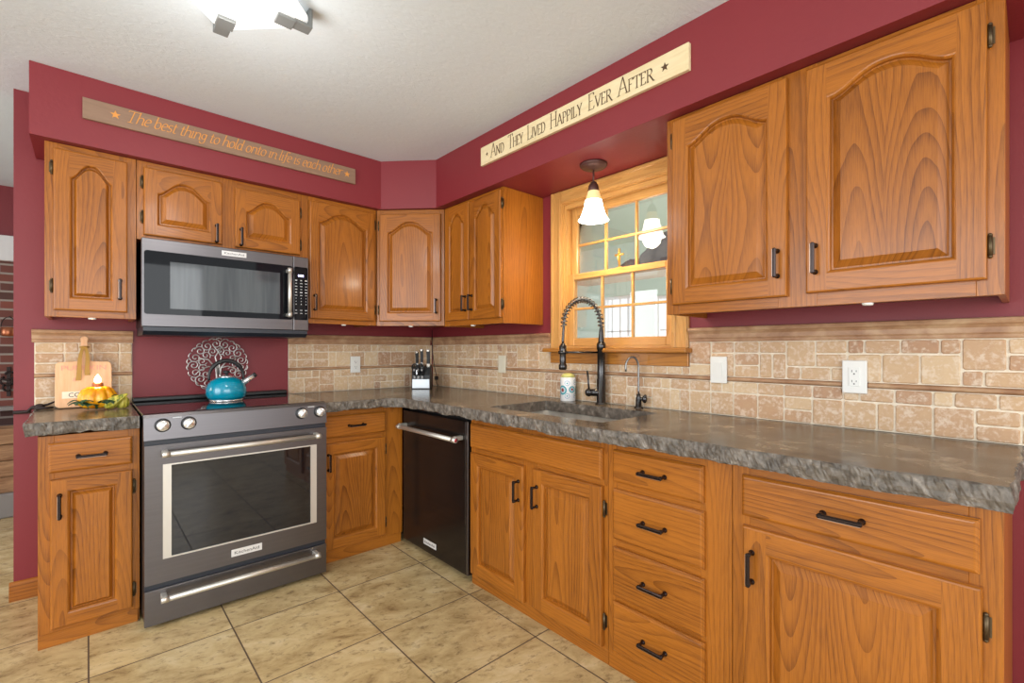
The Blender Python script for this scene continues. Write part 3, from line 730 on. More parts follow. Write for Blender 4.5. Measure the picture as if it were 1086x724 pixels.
backsplash([(0.015, 1.31, Z0, ZM0, 3), (0.015, 1.31, ZM1, Z1, 3), (1.31, 2.182, Z0, ZM0, 3), (1.31, 2.182, ZM1, 1.112, 1), (2.182, 4.6, Z0, ZM0, 3), (2.182, 4.6, ZM1, Z1, 3)], FR, 'long tan stone tile backsplash on the window wall', 23, (1.6, 0, CT), [(0.004, 1.31), (2.182, 4.6)], [(0.004, 0.838), (0.914, 2.283), (2.359, 2.772), (2.850, 4.6)])

# ------------------------------------------------------------------ window
w = struct(MB().box(WY0-0.001, WY0+0.012, -0.004, 0.118, WZ0, WZ1).box(WY1-0.012, WY1+0.001, -0.004, 0.118, WZ0, WZ1).box(WY0+0.012, WY1-0.012, -0.004, 0.118, WZ1-0.012, WZ1+0.001, 1).box(WY0+0.012, WY1-0.012, 0.0, 0.118, WZ0-0.001, WZ0+0.012, 1).build('window_1', PINE, frame=FR, loc=(1.75, 0, 1.2)))
m = MB()
def casing(m, a, b, z0, z1, vert):
    k = 0 if vert else 1
    m.box(a, b, -0.016, 0.0005, z0, z1, k, 0.002)
    if vert: m.box(a+0.006, a+0.022, -0.021, -0.015, z0, z1, k, 0.002); m.box(b-0.022, b-0.006, -0.021, -0.015, z0, z1, k, 0.002)
    else: m.box(a, b, -0.021, -0.015, z0+0.006, z0+0.022, k, 0.002); m.box(a, b, -0.021, -0.015, z1-0.022, z1-0.006, k, 0.002)
casing(m, 1.313, 1.398, 1.199, 2.114, True); casing(m, 2.094, 2.179, 1.199, 2.114, True); casing(m, 1.398, 2.094, 2.036, 2.114, False)
m.build('casing', PINE, w)
MB().box(1.298, 2.196, -0.075, 0.03, 1.176, 1.199, 1, 0.006, 2).build('stool', [M['oakmid']]*2, w)
MB().box(1.313, 2.179, -0.018, -0.001, 1.112, 1.176, 1, 0.003).build('apron', [M['oakmid']]*2, w)
def sash(name, z0, z1, y0, y1, sl, rl_b, rl_t, cols, rows):
    a, b = WY0+0.012, WY1-0.012
    m = MB(); m.box(a, a+sl, y0, y1, z0, z1, 0, 0.003); m.box(b-sl, b, y0, y1, z0, z1, 0, 0.003)
    m.box(a+sl, b-sl, y0, y1, z0, z0+rl_b, 1, 0.003); m.box(a+sl, b-sl, y0, y1, z1-rl_t, z1, 1, 0.003)
    s = m.build(name, PINE, w)
    ga, gb, gz0, gz1 = a+sl, b-sl, z0+rl_b, z1-rl_t; yc = (y0+y1)/2
    mm = MB()
    for k in range(1, cols): x = ga+(gb-ga)*k/cols; mm.box(x-0.0065, x+0.0065, yc-0.009, yc+0.009, gz0, gz1, 0, 0.002)
    for k in range(1, rows): z = gz0+(gz1-gz0)*k/rows; mm.box(ga, gb, yc-0.008, yc+0.008, z-0.0065, z+0.0065, 1, 0.002)
    mm.build('muntin_grid', PINE, s)
    MB().box(ga-0.003, gb+0.003, yc-0.0015, yc+0.0015, gz0-0.003, gz1+0.003).build('glass_pane', M['glass'], s)
    return s
sash('lower_sash', 1.212, 1.628, 0.030, 0.058, 0.048, 0.045, 0.034, 3, 2)
sash('upper_sash', 1.594, 2.032, 0.064, 0.092, 0.045, 0.034, 0.060, 3, 2)
MB().box(WY0+0.012, WY0+0.024, 0.006, 0.030, 1.212, 2.03, 0).box(WY1-0.024, WY1-0.012, 0.006, 0.030, 1.212, 2.03, 0).box(WY0+0.024, WY1-0.024, 0.006, 0.030, 2.008, 2.032, 1).build('stop_bead', PINE, w)

# sunroom beyond the window (seen through the panes)
mb = MB(); X = 2.4
for (a, b, z0, z1) in ((-3.0, -1.4, 0, 2.6), (-0.56, -0.30, 0, 2.6), (0.13, 1.6, 0, 2.6), (-1.4, -0.56, 0, 0.6), (-1.4, -0.56, 1.76, 2.6), (-0.30, 0.13, 0, 0.6), (-0.30, 0.13, 1.80, 2.6)):
    mb.box(X, X+0.1, a, b, z0, z1)
struct(mb.build('wall_sunroom', M['sage']))
mb = MB(); mb.prism([(0.14, 2.95), (2.52, 2.35), (2.52, 2.45), (0.14, 3.05)], 'y', -3.0, 0.9); struct(mb.build('ceiling_sunroom', M['sage']))
for k, (a, b, z1) in enumerate(((-0.30, 0.13, 1.80), (-1.4, -0.56, 1.76))):
    m = MB()
    for y in (a, b-0.03): m.box(X+0.02, X+0.08, y, y+0.03, 0.6, z1)
    for z in (0.6, z1-0.03): m.box(X+0.02, X+0.08, a+0.03, b-0.03, z, z+0.03)
    n = 4
    for i in range(1, n): y = a+(b-a)*i/n; m.box(X+0.04, X+0.06, y-0.007, y+0.007, 0.63, z1-0.03)
    for z in (1.0, 1.4): m.box(X+0.04, X+0.06, a+0.03, b-0.03, z-0.007, z+0.007)
    struct(m.build('window_%d' % (k+2), M['whitepaint']))
MB_ = MB(); MB_.box(1.0, 1.05, 0.28, 0.33, 0, 2.68); struct(MB_.build('trim_2', M['sage']))

# ------------------------------------------------------------------ range
RX0, RX1, RY = -1.889, -1.129, -0.739
t = thing('electric_range', 'black stainless slide-in electric range with glass oven door', 'stove', (-1.509, -0.4, 0))
m = MB(); m.box(RX0, RX1, RY+0.03, -0.03, 0.03, 0.895, 0, 0.003); m.build('body', M['black'], t)
m = MB(); m.box(RX0-0.005, RX1+0.005, RY+0.028, -0.035, 0.897, 0.914, 0, 0.004, 2); m.build('cooktop', M['cooktop'], t)
m = MB(); m.box(RX0-0.002, RX1+0.002, -0.075, -0.02, 0.914, 0.936, 0, 0.006, 2); m.build('rear_trim', M['black'], t)
cp = MB(); cp.prism([(RY+0.002, 0.805), (RY+0.010, 0.90), (RY+0.018, 0.913), (RY+0.045, 0.916), (RY+0.045, 0.80)], 'x', RX0-0.002, RX1+0.002); panel = cp.build('control_panel', M['bsteel'], t)
m = MB()
for xc in (-1.775, -1.205): MB().box(xc-0.016, xc+0.016, RY+0.0075, RY+0.009, 0.893, 0.8965).build('printed_mark', M['label'], panel)
for x in (-1.826, -1.733, -1.253, -1.163):
    k = MB(); y = RY+0.006; zc = 0.866
    k.lathe([(0.029, 0.0), (0.029, 0.005), (0.0235, 0.007)], (x, y, zc), 28, 1, True, 'y')
    k.lathe([(0.0235, 0.006), (0.0225, 0.024), (0.020, 0.028), (0.0, 0.028)], (x, y, zc), 28, 0, True, 'y')
    k.box(x-0.0045, x+0.0045, y-0.036, y-0.026, zc-0.020, zc+0.020, 0, 0.003, 1, Matrix.Translation((x, y, zc)) @ Matrix.Rotation(radians(40), 4, 'Y') @ Matrix.Translation((-x, -y, -zc)))
    k.build('knob', [M['chrome'], M['black']], t)
m = MB(); m.box(RX0+0.001, RX1-0.001, RY+0.012, RY+0.03, 0.782, 0.802); m.build('vent_gap', M['navy'], t)
d = MB(); dz0, dz1 = 0.192, 0.783; wx0, wx1, wz0, wz1 = -1.826, -1.180, 0.292, 0.698
for (a, b, c, e) in ((RX0, wx0, dz0, dz1), (wx1, RX1, dz0, dz1), (wx0, wx1, dz0, wz0), (wx0, wx1, wz1, dz1)): d.box(a, b, RY, RY+0.028, c, e)
od = d.build('oven_door', M['bsteel'], t)
m = MB()
fr = 0.030
for (a, b, c, e) in ((wx0, wx0+fr, wz0, wz1), (wx1-fr, wx1, wz0, wz1)): m.prism([(a, RY-0.001), (b, RY-0.001), (b, RY+0.02), (a, RY+0.02)], 'z', c, e)
for (c, e) in ((wz0, wz0+0.006), (wz1-0.006, wz1)): m.box(wx0+fr, wx1-fr, RY-0.001, RY+0.02, c, e)
m.build('window_frame', M['steel'], od)
m = MB(); m.box(wx0+fr, wx1-fr, RY+0.004, RY+0.014, wz0+0.006, wz1-0.006); m.build('oven_window', M['ovenglass'], od)
def barhandle(parent, x0, x1, z, y, mat, r=0.0115, st=0.05, mat2=None):
    h = MB(); h.cyl((x0, y-st, z), (x1, y-st, z), r, n=18)
    for x, s in ((x0+0.012, 1), (x1-0.012, -1)):
        h.cyl((x-0.013, y-st, z), (x+0.013, y-st, z), r*1.12, n=18); h.box(x-0.011, x+0.011, y-st, y, z-0.009, z+0.013, 0, 0.003)
    return h.build('handle', mat, parent)
barhandle(od, -1.832, -1.176, 0.748, RY, M['steel'])
def badge(parent, xc, zc, y, wd, hh, txt='KitchenAid'):
    b = MB(); b.box(xc-wd/2, xc+wd/2, y-0.003, y, zc-hh/2, zc+hh/2, 0, 0.001)
    text_geo(b, txt, hh*0.62, lambda X_, Y_, D: (xc+X_, y-0.003-D, zc+Y_-hh*0.2), 1, 0.0005, width=wd*0.8)
    return b.build('badge', [M['badge'], M['ink']], parent)
badge(od, -1.504, 0.241, RY, 0.13, 0.033)
m = MB(); m.box(RX0+0.002, RX1-0.002, RY+0.014, RY+0.03, 0.166, 0.192); m.build('door_gap', M['navy'], t)
m = MB(); m.box(RX0, RX1, RY, RY+0.028, 0.018, 0.167, 0, 0.002); dr = m.build('warming_drawer', M['bsteel'], t)
barhandle(dr, -1.836, -1.180, 0.137, RY, M['steel'])
for x in (RX0+0.05, RX1-0.05):
    for y in (RY+0.06, -0.10): MB().lathe([(0.02, 0.0), (0.02, 0.02), (0.012, 0.022), (0.012, 0.034)], (x, y, 0), 14).build('foot', M['black'], t)
MB().box(RX0+0.02, RX1-0.02, RY+0.07, RY+0.09, 0.004, 0.04).build('toe_panel', M['black'], t)

# ------------------------------------------------------------------ microwave
MX0, MX1, MY = -1.876, -1.106, -0.40
t = thing('microwave', 'black stainless over-the-range microwave under the short cabinet', 'microwave', (-1.49, -0.2, 1.28))
MB().box(MX0+0.004, MX1-0.004, MY+0.04, -0.002, 1.30, 1.7275).build('body', M['black'], t)
m = MB(); m.prism([(MY+0.03, 1.262), (MY+0.004, 1.282), (MY+0.004, 1.301), (MY+0.04, 1.301), (-0.04, 1.301), (-0.04, 1.262)], 'x', MX0+0.006, MX1-0.006); m.build('vent_base', M['navy'], t)
dx = -1.190
m = MB(); m.box(MX0, dx-0.001, MY, MY+0.04, 1.302, 1.727, 0, 0.003); md = m.build('door', M['bsteel'], t)
m = MB(); m.prism(rrect(-1.866, dx-0.004, 1.362, 1.668, 0.012), 'y', MY-0.002, MY+0.002); m.build('door_glass', M['blackglass'], md)
m = MB(); m.box(-1.765, -1.262, MY-0.0028, MY-0.0018, 1.392, 1.622); m.build('window_screen', M['mesh_glass'], md)
h = MB(); xh = -1.222
h.cyl((xh, MY-0.045, 1.375), (xh, MY-0.045, 1.648), 0.0105, n=18)
for z in (1.387, 1.636): h.cyl((xh, MY-0.045, z-0.013), (xh, MY-0.045, z+0.013), 0.012, n=18); h.box(xh-0.009, xh+0.009, MY-0.045, MY, z-0.009, z+0.009, 0, 0.003)
h.build('handle', M['steel'], md)
badge(md, -1.488, 1.697, MY, 0.115, 0.026)
m = MB(); m.box(dx+0.001, MX1, MY, MY+0.04, 1.302, 1.727, 0, 0.003); cp = m.build('control_panel', M['bsteel'], t)
m = MB(); m.prism(rrect(dx+0.004, MX1-0.006, 1.362, 1.668, 0.008), 'y', MY-0.002, MY+0.002); m.build('key_glass', M['blackglass'], cp)
m = MB()
for (a, b) in ((-1.165, -1.158), (-1.156, -1.153), (-1.151, -1.144), (-1.142, -1.135)): m.box(a, b, MY-0.003, MY-0.002, 1.612, 1.623)
m.build('clock_display', M['display'], cp)
m = MB()
for c, x in enumerate((-1.176, -1.148, -1.121)):
    for r in range(12):
        z = 1.59-0.0172*r
        if r == 9: continue
        wd = (0.006, 0.0045, 0.0065)[(r+c) % 3]; hh = 0.0036 if r % 4 else 0.0056
        if 5 < r < 9: wd = 0.0022
        MB().box(x-wd, x+wd, MY-0.0028, MY-0.002, z-hh/2, z+hh/2).build('keypad_mark', M['label'], cp)

# ------------------------------------------------------------------ dishwasher
t = thing('dishwasher', 'black stainless dishwasher between the corner cabinet and the sink cabinet', 'dishwasher', (0.96, 0, 0), FR)
DX0, DX1, DY = 0.640, 1.314, -0.622
MB().box(DX0, DX1, DY+0.045, -0.02, 0.04, 0.842).build('body', M['black'], t)
m = MB(); m.box(DX0, DX1-0.03, DY, DY+0.04, 0.03, 0.822, 0, 0.004, 2); dd = m.build('door', M['bsteel_dark'], t)
MB().box(DX1-0.029, DX1-0.012, DY+0.001, DY+0.04, 0.03, 0.822, 0, 0.002).build('edge_strip', M['bsteel'], dd)
h = MB(); zh = 0.728; yh = DY-0.052
h.cyl((0.668, yh, zh), (1.268, yh, zh), 0.0125, n=18)
for x in (0.682, 1.254): h.cyl((x-0.014, yh, zh), (x+0.014, yh, zh), 0.014, n=18); h.box(x-0.011, x+0.011, yh, DY, zh-0.004, zh+0.018, 0, 0.003)
h.build('handle', M['steel'], dd)
h = MB(); h.lathe([(0.0145, 0.0), (0.0145, 0.003), (0.011, 0.004)], (1.2685, yh, zh), 20, 0, True, 'x'); h.lathe([(0.0100, 0.0041), (0.0, 0.0060)], (1.2685, yh, zh), 20, 1, True, 'x')
h.build('medallion', [M['chrome'], M['redmed']], dd)
badge(dd, 0.945, 0.088, DY, 0.13, 0.032)
MB().box(DX0+0.01, DX1-0.01, DY+0.06, DY+0.075, 0.0, 0.04).build('toe_panel', M['black'], t)

# ------------------------------------------------------------------ faucet, tap, soap
fx, fy = -0.062, -1.72
t = thing('kitchen_faucet', 'tall gunmetal spring-neck kitchen faucet behind the sink', 'faucet', (fx, fy, CT))
m = MB(); m.lathe([(0.030, 0.0), (0.030, 0.006), (0.024, 0.010), (0.0235, 0.13), (0.021, 0.135), (0.0205, 0.285), (0.0240, 0.288), (0.0240, 0.315), (0.018, 0.325)], (fx, fy, CT), 24); m.build('column', M['hose'], t)
dv = Vector((-0.90, 0.436, 0)); L = 0.212; zb = CT+0.32
hose = [Vector((fx, fy, zb+0.085*k/6)) for k in range(6)]
c0 = Vector((fx, fy, 0))+dv*(L/2)
ARC = []
for k in range(33):
    a = pi*k/32; ARC.append(c0+Vector((0, 0, zb+0.085))+(-dv)*(L/2*cos(a))+Vector((0, 0, 0.140*sin(a))))
down = [ARC[-1]+Vector((0, 0, -0.0108*k))+dv*0.0006*k for k in range(1, 9)]
m = MB(); m.tube(hose+ARC+down, [0.017, 0.0155, 0.014, 0.0125, 0.011, 0.010]+[0.0065]*(len(ARC)+len(down)), 12); m.build('hose', M['hose'], t)
m = MB(); path = ARC; coil = []; turns = 21; tot = len(path)-1; up = Vector((0, 0, 1)); sidev = dv.cross(up).normalized()
for k in range(turns*10+1):
    s = k/(turns*10)*tot; i = min(int(s), tot-1); f = s-i; p = path[i].lerp(path[i+1], f); tn = (path[i+1]-path[i]).normalized(); nn = sidev.cross(tn).normalized(); a = 2*pi*k/10
    coil.append(p+(nn*cos(a)+sidev*sin(a))*0.0150)
m.tube(coil, 0.0034, 6); m.build('spring', M['coil'], t)
m = MB(); e = down[-1]; m.lathe([(0.010, 0.0), (0.013, -0.01), (0.0185, -0.012), (0.0185, -0.045), (0.0165, -0.048), (0.0165, -0.105), (0.021, -0.112), (0.021, -0.132), (0.015, -0.136)][::-1], e, 20); m.build('spray_head', M['hose'], t)
m = MB(); za = CT+0.272; pe = Vector((e.x, e.y, za)); m.cyl((fx, fy, za), pe, 0.0055, n=10); m.lathe([(0.019, -0.008), (0.024, -0.008), (0.024, 0.008), (0.019, 0.008)], pe, 20, cap=False); m.build('holder_arm', M['hose'], t)
m = MB(); b = Vector((fx, fy, CT+0.06)); l = Vector((-0.55, 0.83, 0)).normalized(); m.cyl(b, b+l*0.062, 0.019, n=16); m.ball(b+l*0.064, 0.022, n=14); m.tube([b+l*0.062, b+l*0.066+Vector((0, 0, 0.05)), b+l*0.072+Vector((0, 0, 0.115))], [0.006, 0.005, 0.006], 10); m.build('lever', M['hose'], t)
tx, ty = -0.06, -1.945
t = thing('water_tap', 'small bronze gooseneck drinking-water tap right of the tall faucet', 'faucet', (tx, ty, CT))
m = MB(); m.lathe([(0.022, 0), (0.022, 0.004), (0.015, 0.008), (0.013, 0.05), (0.010, 0.058), (0.009, 0.07)], (tx, ty, CT), 20); m.build('base', M['hose'], t)
m = MB(); dd_ = Vector((-0.85, 0.5, 0)).normalized(); pts = [Vector((tx, ty, CT+0.06+0.14*k/6)) for k in range(7)]
for k in range(1, 13):
    a = pi*k/12*1.06; pts.append(Vector((tx, ty, CT+0.20))+dd_*(0.034*(1-cos(a)))+Vector((0, 0, 0.05*sin(a))))
pts.append(pts[-1]+Vector((0, 0, -0.012))); m.tube(pts, 0.0052, 10); m.build('spout', M['coil'], t)
m = MB(); b = Vector((tx, ty, CT+0.045)); l = Vector((0.2, -0.98, 0)).normalized(); m.cyl(b, b+l*0.028, 0.008, n=12); m.ball(b+l*0.03, 0.013, (1, 1, 1.5), n=12); m.tube([b+l*0.03, b+l*0.04+Vector((-0.01, 0, 0.02))], [0.005, 0.006], 8); m.build('lever', M['hose'], t)
sx, sy = -0.068, -1.495
t = thing('soap_canister', 'white painted ceramic canister with aqua circles beside the faucet', 'canister', (sx, sy, CT))
m = MB(); m.lathe([(0.0, 0.0), (0.040, 0.0), (0.043, 0.004), (0.043, 0.125), (0.040, 0.132)], (sx, sy, CT), 28); m.build('body', M['ceramic'], t)
m = MB(); m.lathe([(0.040, 0.132), (0.034, 0.145), (0.024, 0.152), (0.014, 0.154), (0.0, 0.155)], (sx, sy, CT), 28); m.build('lid', M['limecap'], t)
m = MB()
def on_can(ang, h, du, dz, lift): a = ang+du/0.043; return (sx+(0.043+lift)*cos(a), sy+(0.043+lift)*sin(a), CT+h+dz)
def disc(m, ang, h, r0, r1, mat, lift):
    n = 18; V = []; Fc = []
    for k in range(n):
        a = 2*pi*k/n; V += [on_can(ang, h, r0*cos(a), r0*sin(a), lift), on_can(ang, h, r1*cos(a), r1*sin(a), lift)]
    for k in range(n): j = (k+1) % n; Fc.append((2*k, 2*k+1, 2*j+1, 2*j))
    m.add(V, Fc, mat, True)
va = atan2(-3.24-sy, -2.065-sx)
for da, h, s in ((-0.75, 0.062, 1.0), (0.55, 0.066, 0.72), (1.7, 0.06, 1.0), (3.0, 0.06, 0.8)):
    disc(m, va+da, h, 0.017*s, 0.026*s, 0, 0.0004); disc(m, va+da, h, 0.0, 0.009*s, 1, 0.0004); disc(m, va+da, h, 0.0105*s, 0.013*s, 2, 0.0004)
for da, h in ((-0.1, 0.03), (-0.1, 0.10), (1.1, 0.03), (1.1, 0.105), (-1.4, 0.03), (-1.4, 0.105), (2.3, 0.05)):
    disc(m, va+da, h, 0.012, 0.0145, 2, 0.0003); disc(m, va+da, h, 0.0, 0.004, 0, 0.0003)
m.build('painted_pattern', [M['aqua'], M['rust'], M['bluegrey']], t)

# ------------------------------------------------------------------ pendant and ceiling light
px, py = -0.19, -1.77
t = thing('pendant_lamp', 'lit pendant lamp with white bell shade over the sink', 'lamp', (px, py, 1.82))
m = MB(); m.lathe([(0.068, 2.1155), (0.068, 2.108), (0.058, 2.098), (0.02, 2.090), (0.008, 2.086)][::-1], (px, py, 0), 28); m.build('canopy', M['lampbronze'], t)
m = MB(); m.cyl((px, py, 2.088), (px, py, 2.02), 0.0045, n=10); m.build('stem', M['lampbronze'], t)
m = MB(); m.lathe([(0.006, 2.03), (0.014, 2.026), (0.024, 2.008), (0.029, 1.984), (0.027, 1.980)][::-1], (px, py, 0), 24); m.build('socket_cap', M['lampbronze'], t)
m = MB(); prof = [(0.027, 1.982), (0.033, 1.960), (0.041, 1.935)]; m.lathe(prof, (px, py, 0), 28, cap=False, mat=0)
m.lathe([(0.041, 1.935), (0.047, 1.905), (0.056, 1.872), (0.069, 1.843), (0.076, 1.836), (0.073, 1.836), (0.052, 1.872), (0.043, 1.905), (0.037, 1.935), (0.025, 1.975)], (px, py, 0), 28, cap=False, mat=1)
m.build('shade', [M['shade_top'], M['shade']], t)
m = MB(); m.ball((px, py, 1.90), 0.024, (1, 1, 1.3)); m.build('bulb', M['flame'], t)
lamp('pendant_bulb', 'POINT', (px, py, 1.825), 7, (1.0, 0.86, 0.66), radius=0.05)

FL = Frame(pi/4, (-1.70, -1.46, 0))
t = thing('ceiling_light', 'flush white glass ceiling light with brushed metal clips', 'lamp', (0, 0, 2.35), FL)
m = MB(); m.box(-0.13, 0.13, -0.13, 0.13, 2.405, CEIL-0.0005, 0, 0.004); m.build('mounting_pan', M['white'], t)
m = MB(); hs = 0.178; r0 = rrect(-hs, hs, -hs, hs, 0.05, 7); r1 = rrect(-hs+0.012, hs-0.012, -hs+0.012, hs-0.012, 0.045, 7); r2 = rrect(-hs+0.05, hs-0.05, -hs+0.05, hs-0.05, 0.03, 7)
loft(m, [(r2, 2.404), (r0, 2.395), (r0, 2.385), (r1, 2.372), (r2, 2.366)]); m.build('glass_shade', M['fixture'], t)
for k in range(4):
    Rz = Matrix.Rotation(pi/4+pi/2*k, 4, 'Z'); c = MB()
    c.box(-0.028, 0.028, 0.125, 0.185, 2.352, 2.364, 0, 0.002, 1, Rz); c.box(-0.024, 0.024, 0.180, 0.243, 2.358, 2.371, 0, 0.002, 1, Rz); c.box(-0.024, 0.024, 0.230, 0.243, 2.368, 2.4295, 0, 0.002, 1, Rz)
    c.build('clip', M['clip'], t)
lamp('ceiling_fill', 'POINT', (-1.70, -1.46, 2.08), 5.5, (1.0, 0.98, 0.96), radius=0.12)  # added fill lamp, hung in mid-air below the fixture to brighten the ceiling

# ------------------------------------------------------------------ signs
# letters drawn as pen strokes in an em square: baseline 0, x-height 1 (capitals 1.5 in the italic, 1 in the capitals)
def AR(cx, cy, rx, ry, a0, a1, n=14): return [(cx+rx*cos(radians(a0+(a1-a0)*k/n)), cy+ry*sin(radians(a0+(a1-a0)*k/n))) for k in range(n+1)]
ITAL = {
 'T': (1.0, [[(0.0, 1.38), (0.1, 1.5), (1.0, 1.5), (1.08, 1.58)], [(0.52, 1.5), (0.52, 0.05), (0.40, 0.0)], [(0.3, 0), (0.72, 0)]]),
 'h': (0.70, [[(0.0, 1.55), (0.08, 1.6), (0.08, 0.0)], [(0.08, 0.6)]+AR(0.34, 0.66, 0.24, 0.30, 160, 0)+[(0.58, 0.12), (0.66, 0.0), (0.74, 0.08)]]),
 'e': (0.60, [[(0.06, 0.45), (0.54, 0.62)]+AR(0.32, 0.62, 0.23, 0.38, 0, 180)+AR(0.32, 0.42, 0.25, 0.42, 180, 310)]),
 'b': (0.66, [[(0.0, 1.55), (0.08, 1.6), (0.08, 0.2)]+AR(0.33, 0.48, 0.26, 0.48, 200, 520, 24)]),
 's': (0.50, [AR(0.26, 0.74, 0.19, 0.24, 40, 250)+AR(0.22, 0.26, 0.21, 0.26, 70, -140)]),
 't': (0.44, [[(0.16, 1.3), (0.16, 0.2)]+AR(0.30, 0.18, 0.14, 0.18, 180, 320), [(0.0, 0.96), (0.40, 0.96)]]),
 'i': (0.30, [[(0.0, 0.9), (0.10, 1.0), (0.10, 0.12), (0.18, 0.0), (0.26, 0.08)], [(0.09, 1.32), (0.13, 1.36)]]),
 'n': (0.70, [[(0.0, 0.9), (0.08, 1.0), (0.08, 0.0)], [(0.08, 0.6)]+AR(0.34, 0.66, 0.24, 0.32, 160, 0)+[(0.58, 0.12), (0.66, 0.0), (0.74, 0.08)]]),
 'g': (0.62, [AR(0.28, 0.60, 0.22, 0.38, 0, 360, 22), [(0.50, 0.98), (0.50, -0.1)]+AR(0.26, -0.16, 0.24, 0.28, 0, -170)]),
 'o': (0.66, [AR(0.31, 0.48, 0.27, 0.50, 0, 360, 24)]),
 'l': (0.28, [[(0.0, 1.55), (0.08, 1.6), (0.08, 0.12), (0.16, 0.0), (0.24, 0.08)]]),
 'd': (0.68, [AR(0.28, 0.46, 0.24, 0.48, 30, 340, 22), [(0.46, 1.58), (0.52, 1.6), (0.52, 0.12), (0.60, 0.0), (0.68, 0.08)]]),
 'f': (0.42, [AR(0.36, 1.35, 0.18, 0.26, 30, 180)+[(0.18, -0.1)]+AR(0.04, -0.15, 0.14, 0.22, 0, -120), [(0.02, 0.96), (0.42, 0.96)]]),
 'c': (0.56, [AR(0.31, 0.48, 0.26, 0.50, 50, 315, 20)]),
 'a': (0.68, [AR(0.28, 0.46, 0.24, 0.48, 40, 340, 22), [(0.52, 0.98), (0.52, 0.12), (0.60, 0.0), (0.68, 0.08)]]),
 'r': (0.48, [[(0.0, 0.9), (0.08, 1.0), (0.08, 0.0)], [(0.08, 0.6)]+AR(0.34, 0.62, 0.25, 0.36, 160, 55)]),
 ' ': (0.34, [])}
def SF(x, y, w=0.13): return [(x-w, y), (x+w, y)]
CAPS = {
 'A': (0.95, [[(0.05, 0.0), (0.45, 1.04), (0.84, 0.0)], [(0.2, 0.36), (0.68, 0.36)], SF(0.05, 0), SF(0.84, 0)]),
 'N': (0.98, [[(0.12, 0.0), (0.12, 1.0), (0.80, 0.0), (0.80, 1.0)], SF(0.12, 0), SF(0.80, 1), SF(0.10, 1, 0.1)]),
 'D': (0.92, [[(0.14, 0.0), (0.14, 1.0)], [(0.02, 1.0), (0.34, 1.0)]+AR(0.34, 0.5, 0.44, 0.5, 90, -90)+[(0.02, 0.0)]]),
 'T': (0.86, [[(0.02, 0.86), (0.04, 1.0), (0.80, 1.0), (0.82, 0.86)], [(0.42, 1.0), (0.42, 0.0)], SF(0.42, 0)]),
 'H': (0.98, [[(0.14, 0.0), (0.14, 1.0)], [(0.80, 0.0), (0.80, 1.0)], [(0.14, 0.52), (0.80, 0.52)], SF(0.14, 0), SF(0.14, 1), SF(0.80, 0), SF(0.80, 1)]),
 'E': (0.76, [[(0.14, 0.0), (0.14, 1.0)], [(0.02, 1.0), (0.60, 1.0), (0.62, 0.86)], [(0.14, 0.53), (0.50, 0.53)], [(0.02, 0.0), (0.62, 0.0), (0.66, 0.16)]]),
 'Y': (0.86, [[(0.06, 1.0), (0.42, 0.46), (0.78, 1.0)], [(0.42, 0.46), (0.42, 0.0)], SF(0.42, 0), SF(0.08, 1, 0.1), SF(0.76, 1, 0.1)]),
 'L': (0.74, [[(0.14, 1.0), (0.14, 0.0)], SF(0.14, 1), [(0.02, 0.0), (0.60, 0.0), (0.66, 0.2)]]),
 'I': (0.36, [[(0.16, 0.0), (0.16, 1.0)], SF(0.16, 0), SF(0.16, 1)]),
 'V': (0.90, [[(0.06, 1.0), (0.44, 0.0), (0.82, 1.0)], SF(0.08, 1, 0.11), SF(0.80, 1, 0.1)]),
 'P': (0.76, [[(0.14, 0.0), (0.14, 1.0)], [(0.02, 1.0), (0.38, 1.0)]+AR(0.38, 0.74, 0.26, 0.26, 90, -90)+[(0.14, 0.48)], SF(0.14, 0)]),
 'R': (0.86, [[(0.14, 0.0), (0.14, 1.0)], [(0.02, 1.0), (0.38, 1.0)]+AR(0.38, 0.76, 0.25, 0.24, 90, -90)+[(0.14, 0.52)], [(0.36, 0.52), (0.84, -0.06), (0.98, -0.06)], SF(0.14, 0)]),
 'F': (0.70, [[(0.14, 0.0), (0.14, 1.0)], [(0.02, 1.0), (0.58, 1.0), (0.60, 0.84)], [(0.14, 0.53), (0.48, 0.53)], SF(0.14, 0)]),
}
def word_row(parent, txt, x0, x1, zb, yy, font, xh, mat, shear, nib, thin, first=1.0):
    tot = sum(font[c][0]*(first if i == 0 else 1) for i, c in enumerate(txt))
    k = (x1-x0)/tot; u = x0; cur = None; nv = Vector((cos(radians(28)), sin(radians(28))))*nib
    def pen(mb, pts, sc, ox):
        Q = [Vector((ox+p[0]*k*sc+shear*p[1]*sc, zb+p[1]*xh*sc)) for p in pts]
        for a, b in zip(Q, Q[1:]):
            d = b-a
            if d.length < 1e-7: continue
            nn = Vector((-d.y, d.x)).normalized()*thin; n2 = nv if nv.dot(nn) > 0 else -nv
            for off in (nn, n2*0.62):
                P4 = [a+off, a-off, b-off, b+off]
                mb.add([(p.x, yy-0.0006-5e-6*len(mb.f), p.y) for p in P4], [(0, 1, 2, 3)], 0)
    for i, c in enumerate(txt):
        sc = first if i == 0 else 1.0
        if c == ' ':
            if cur: cur.build('word', mat, parent); cur = None
        else:
            cur = cur or MB()
            for st in font[c][1]: pen(cur, st, sc, u)
        u += font[c][0]*k*sc
    if cur: cur.build('word', mat, parent)

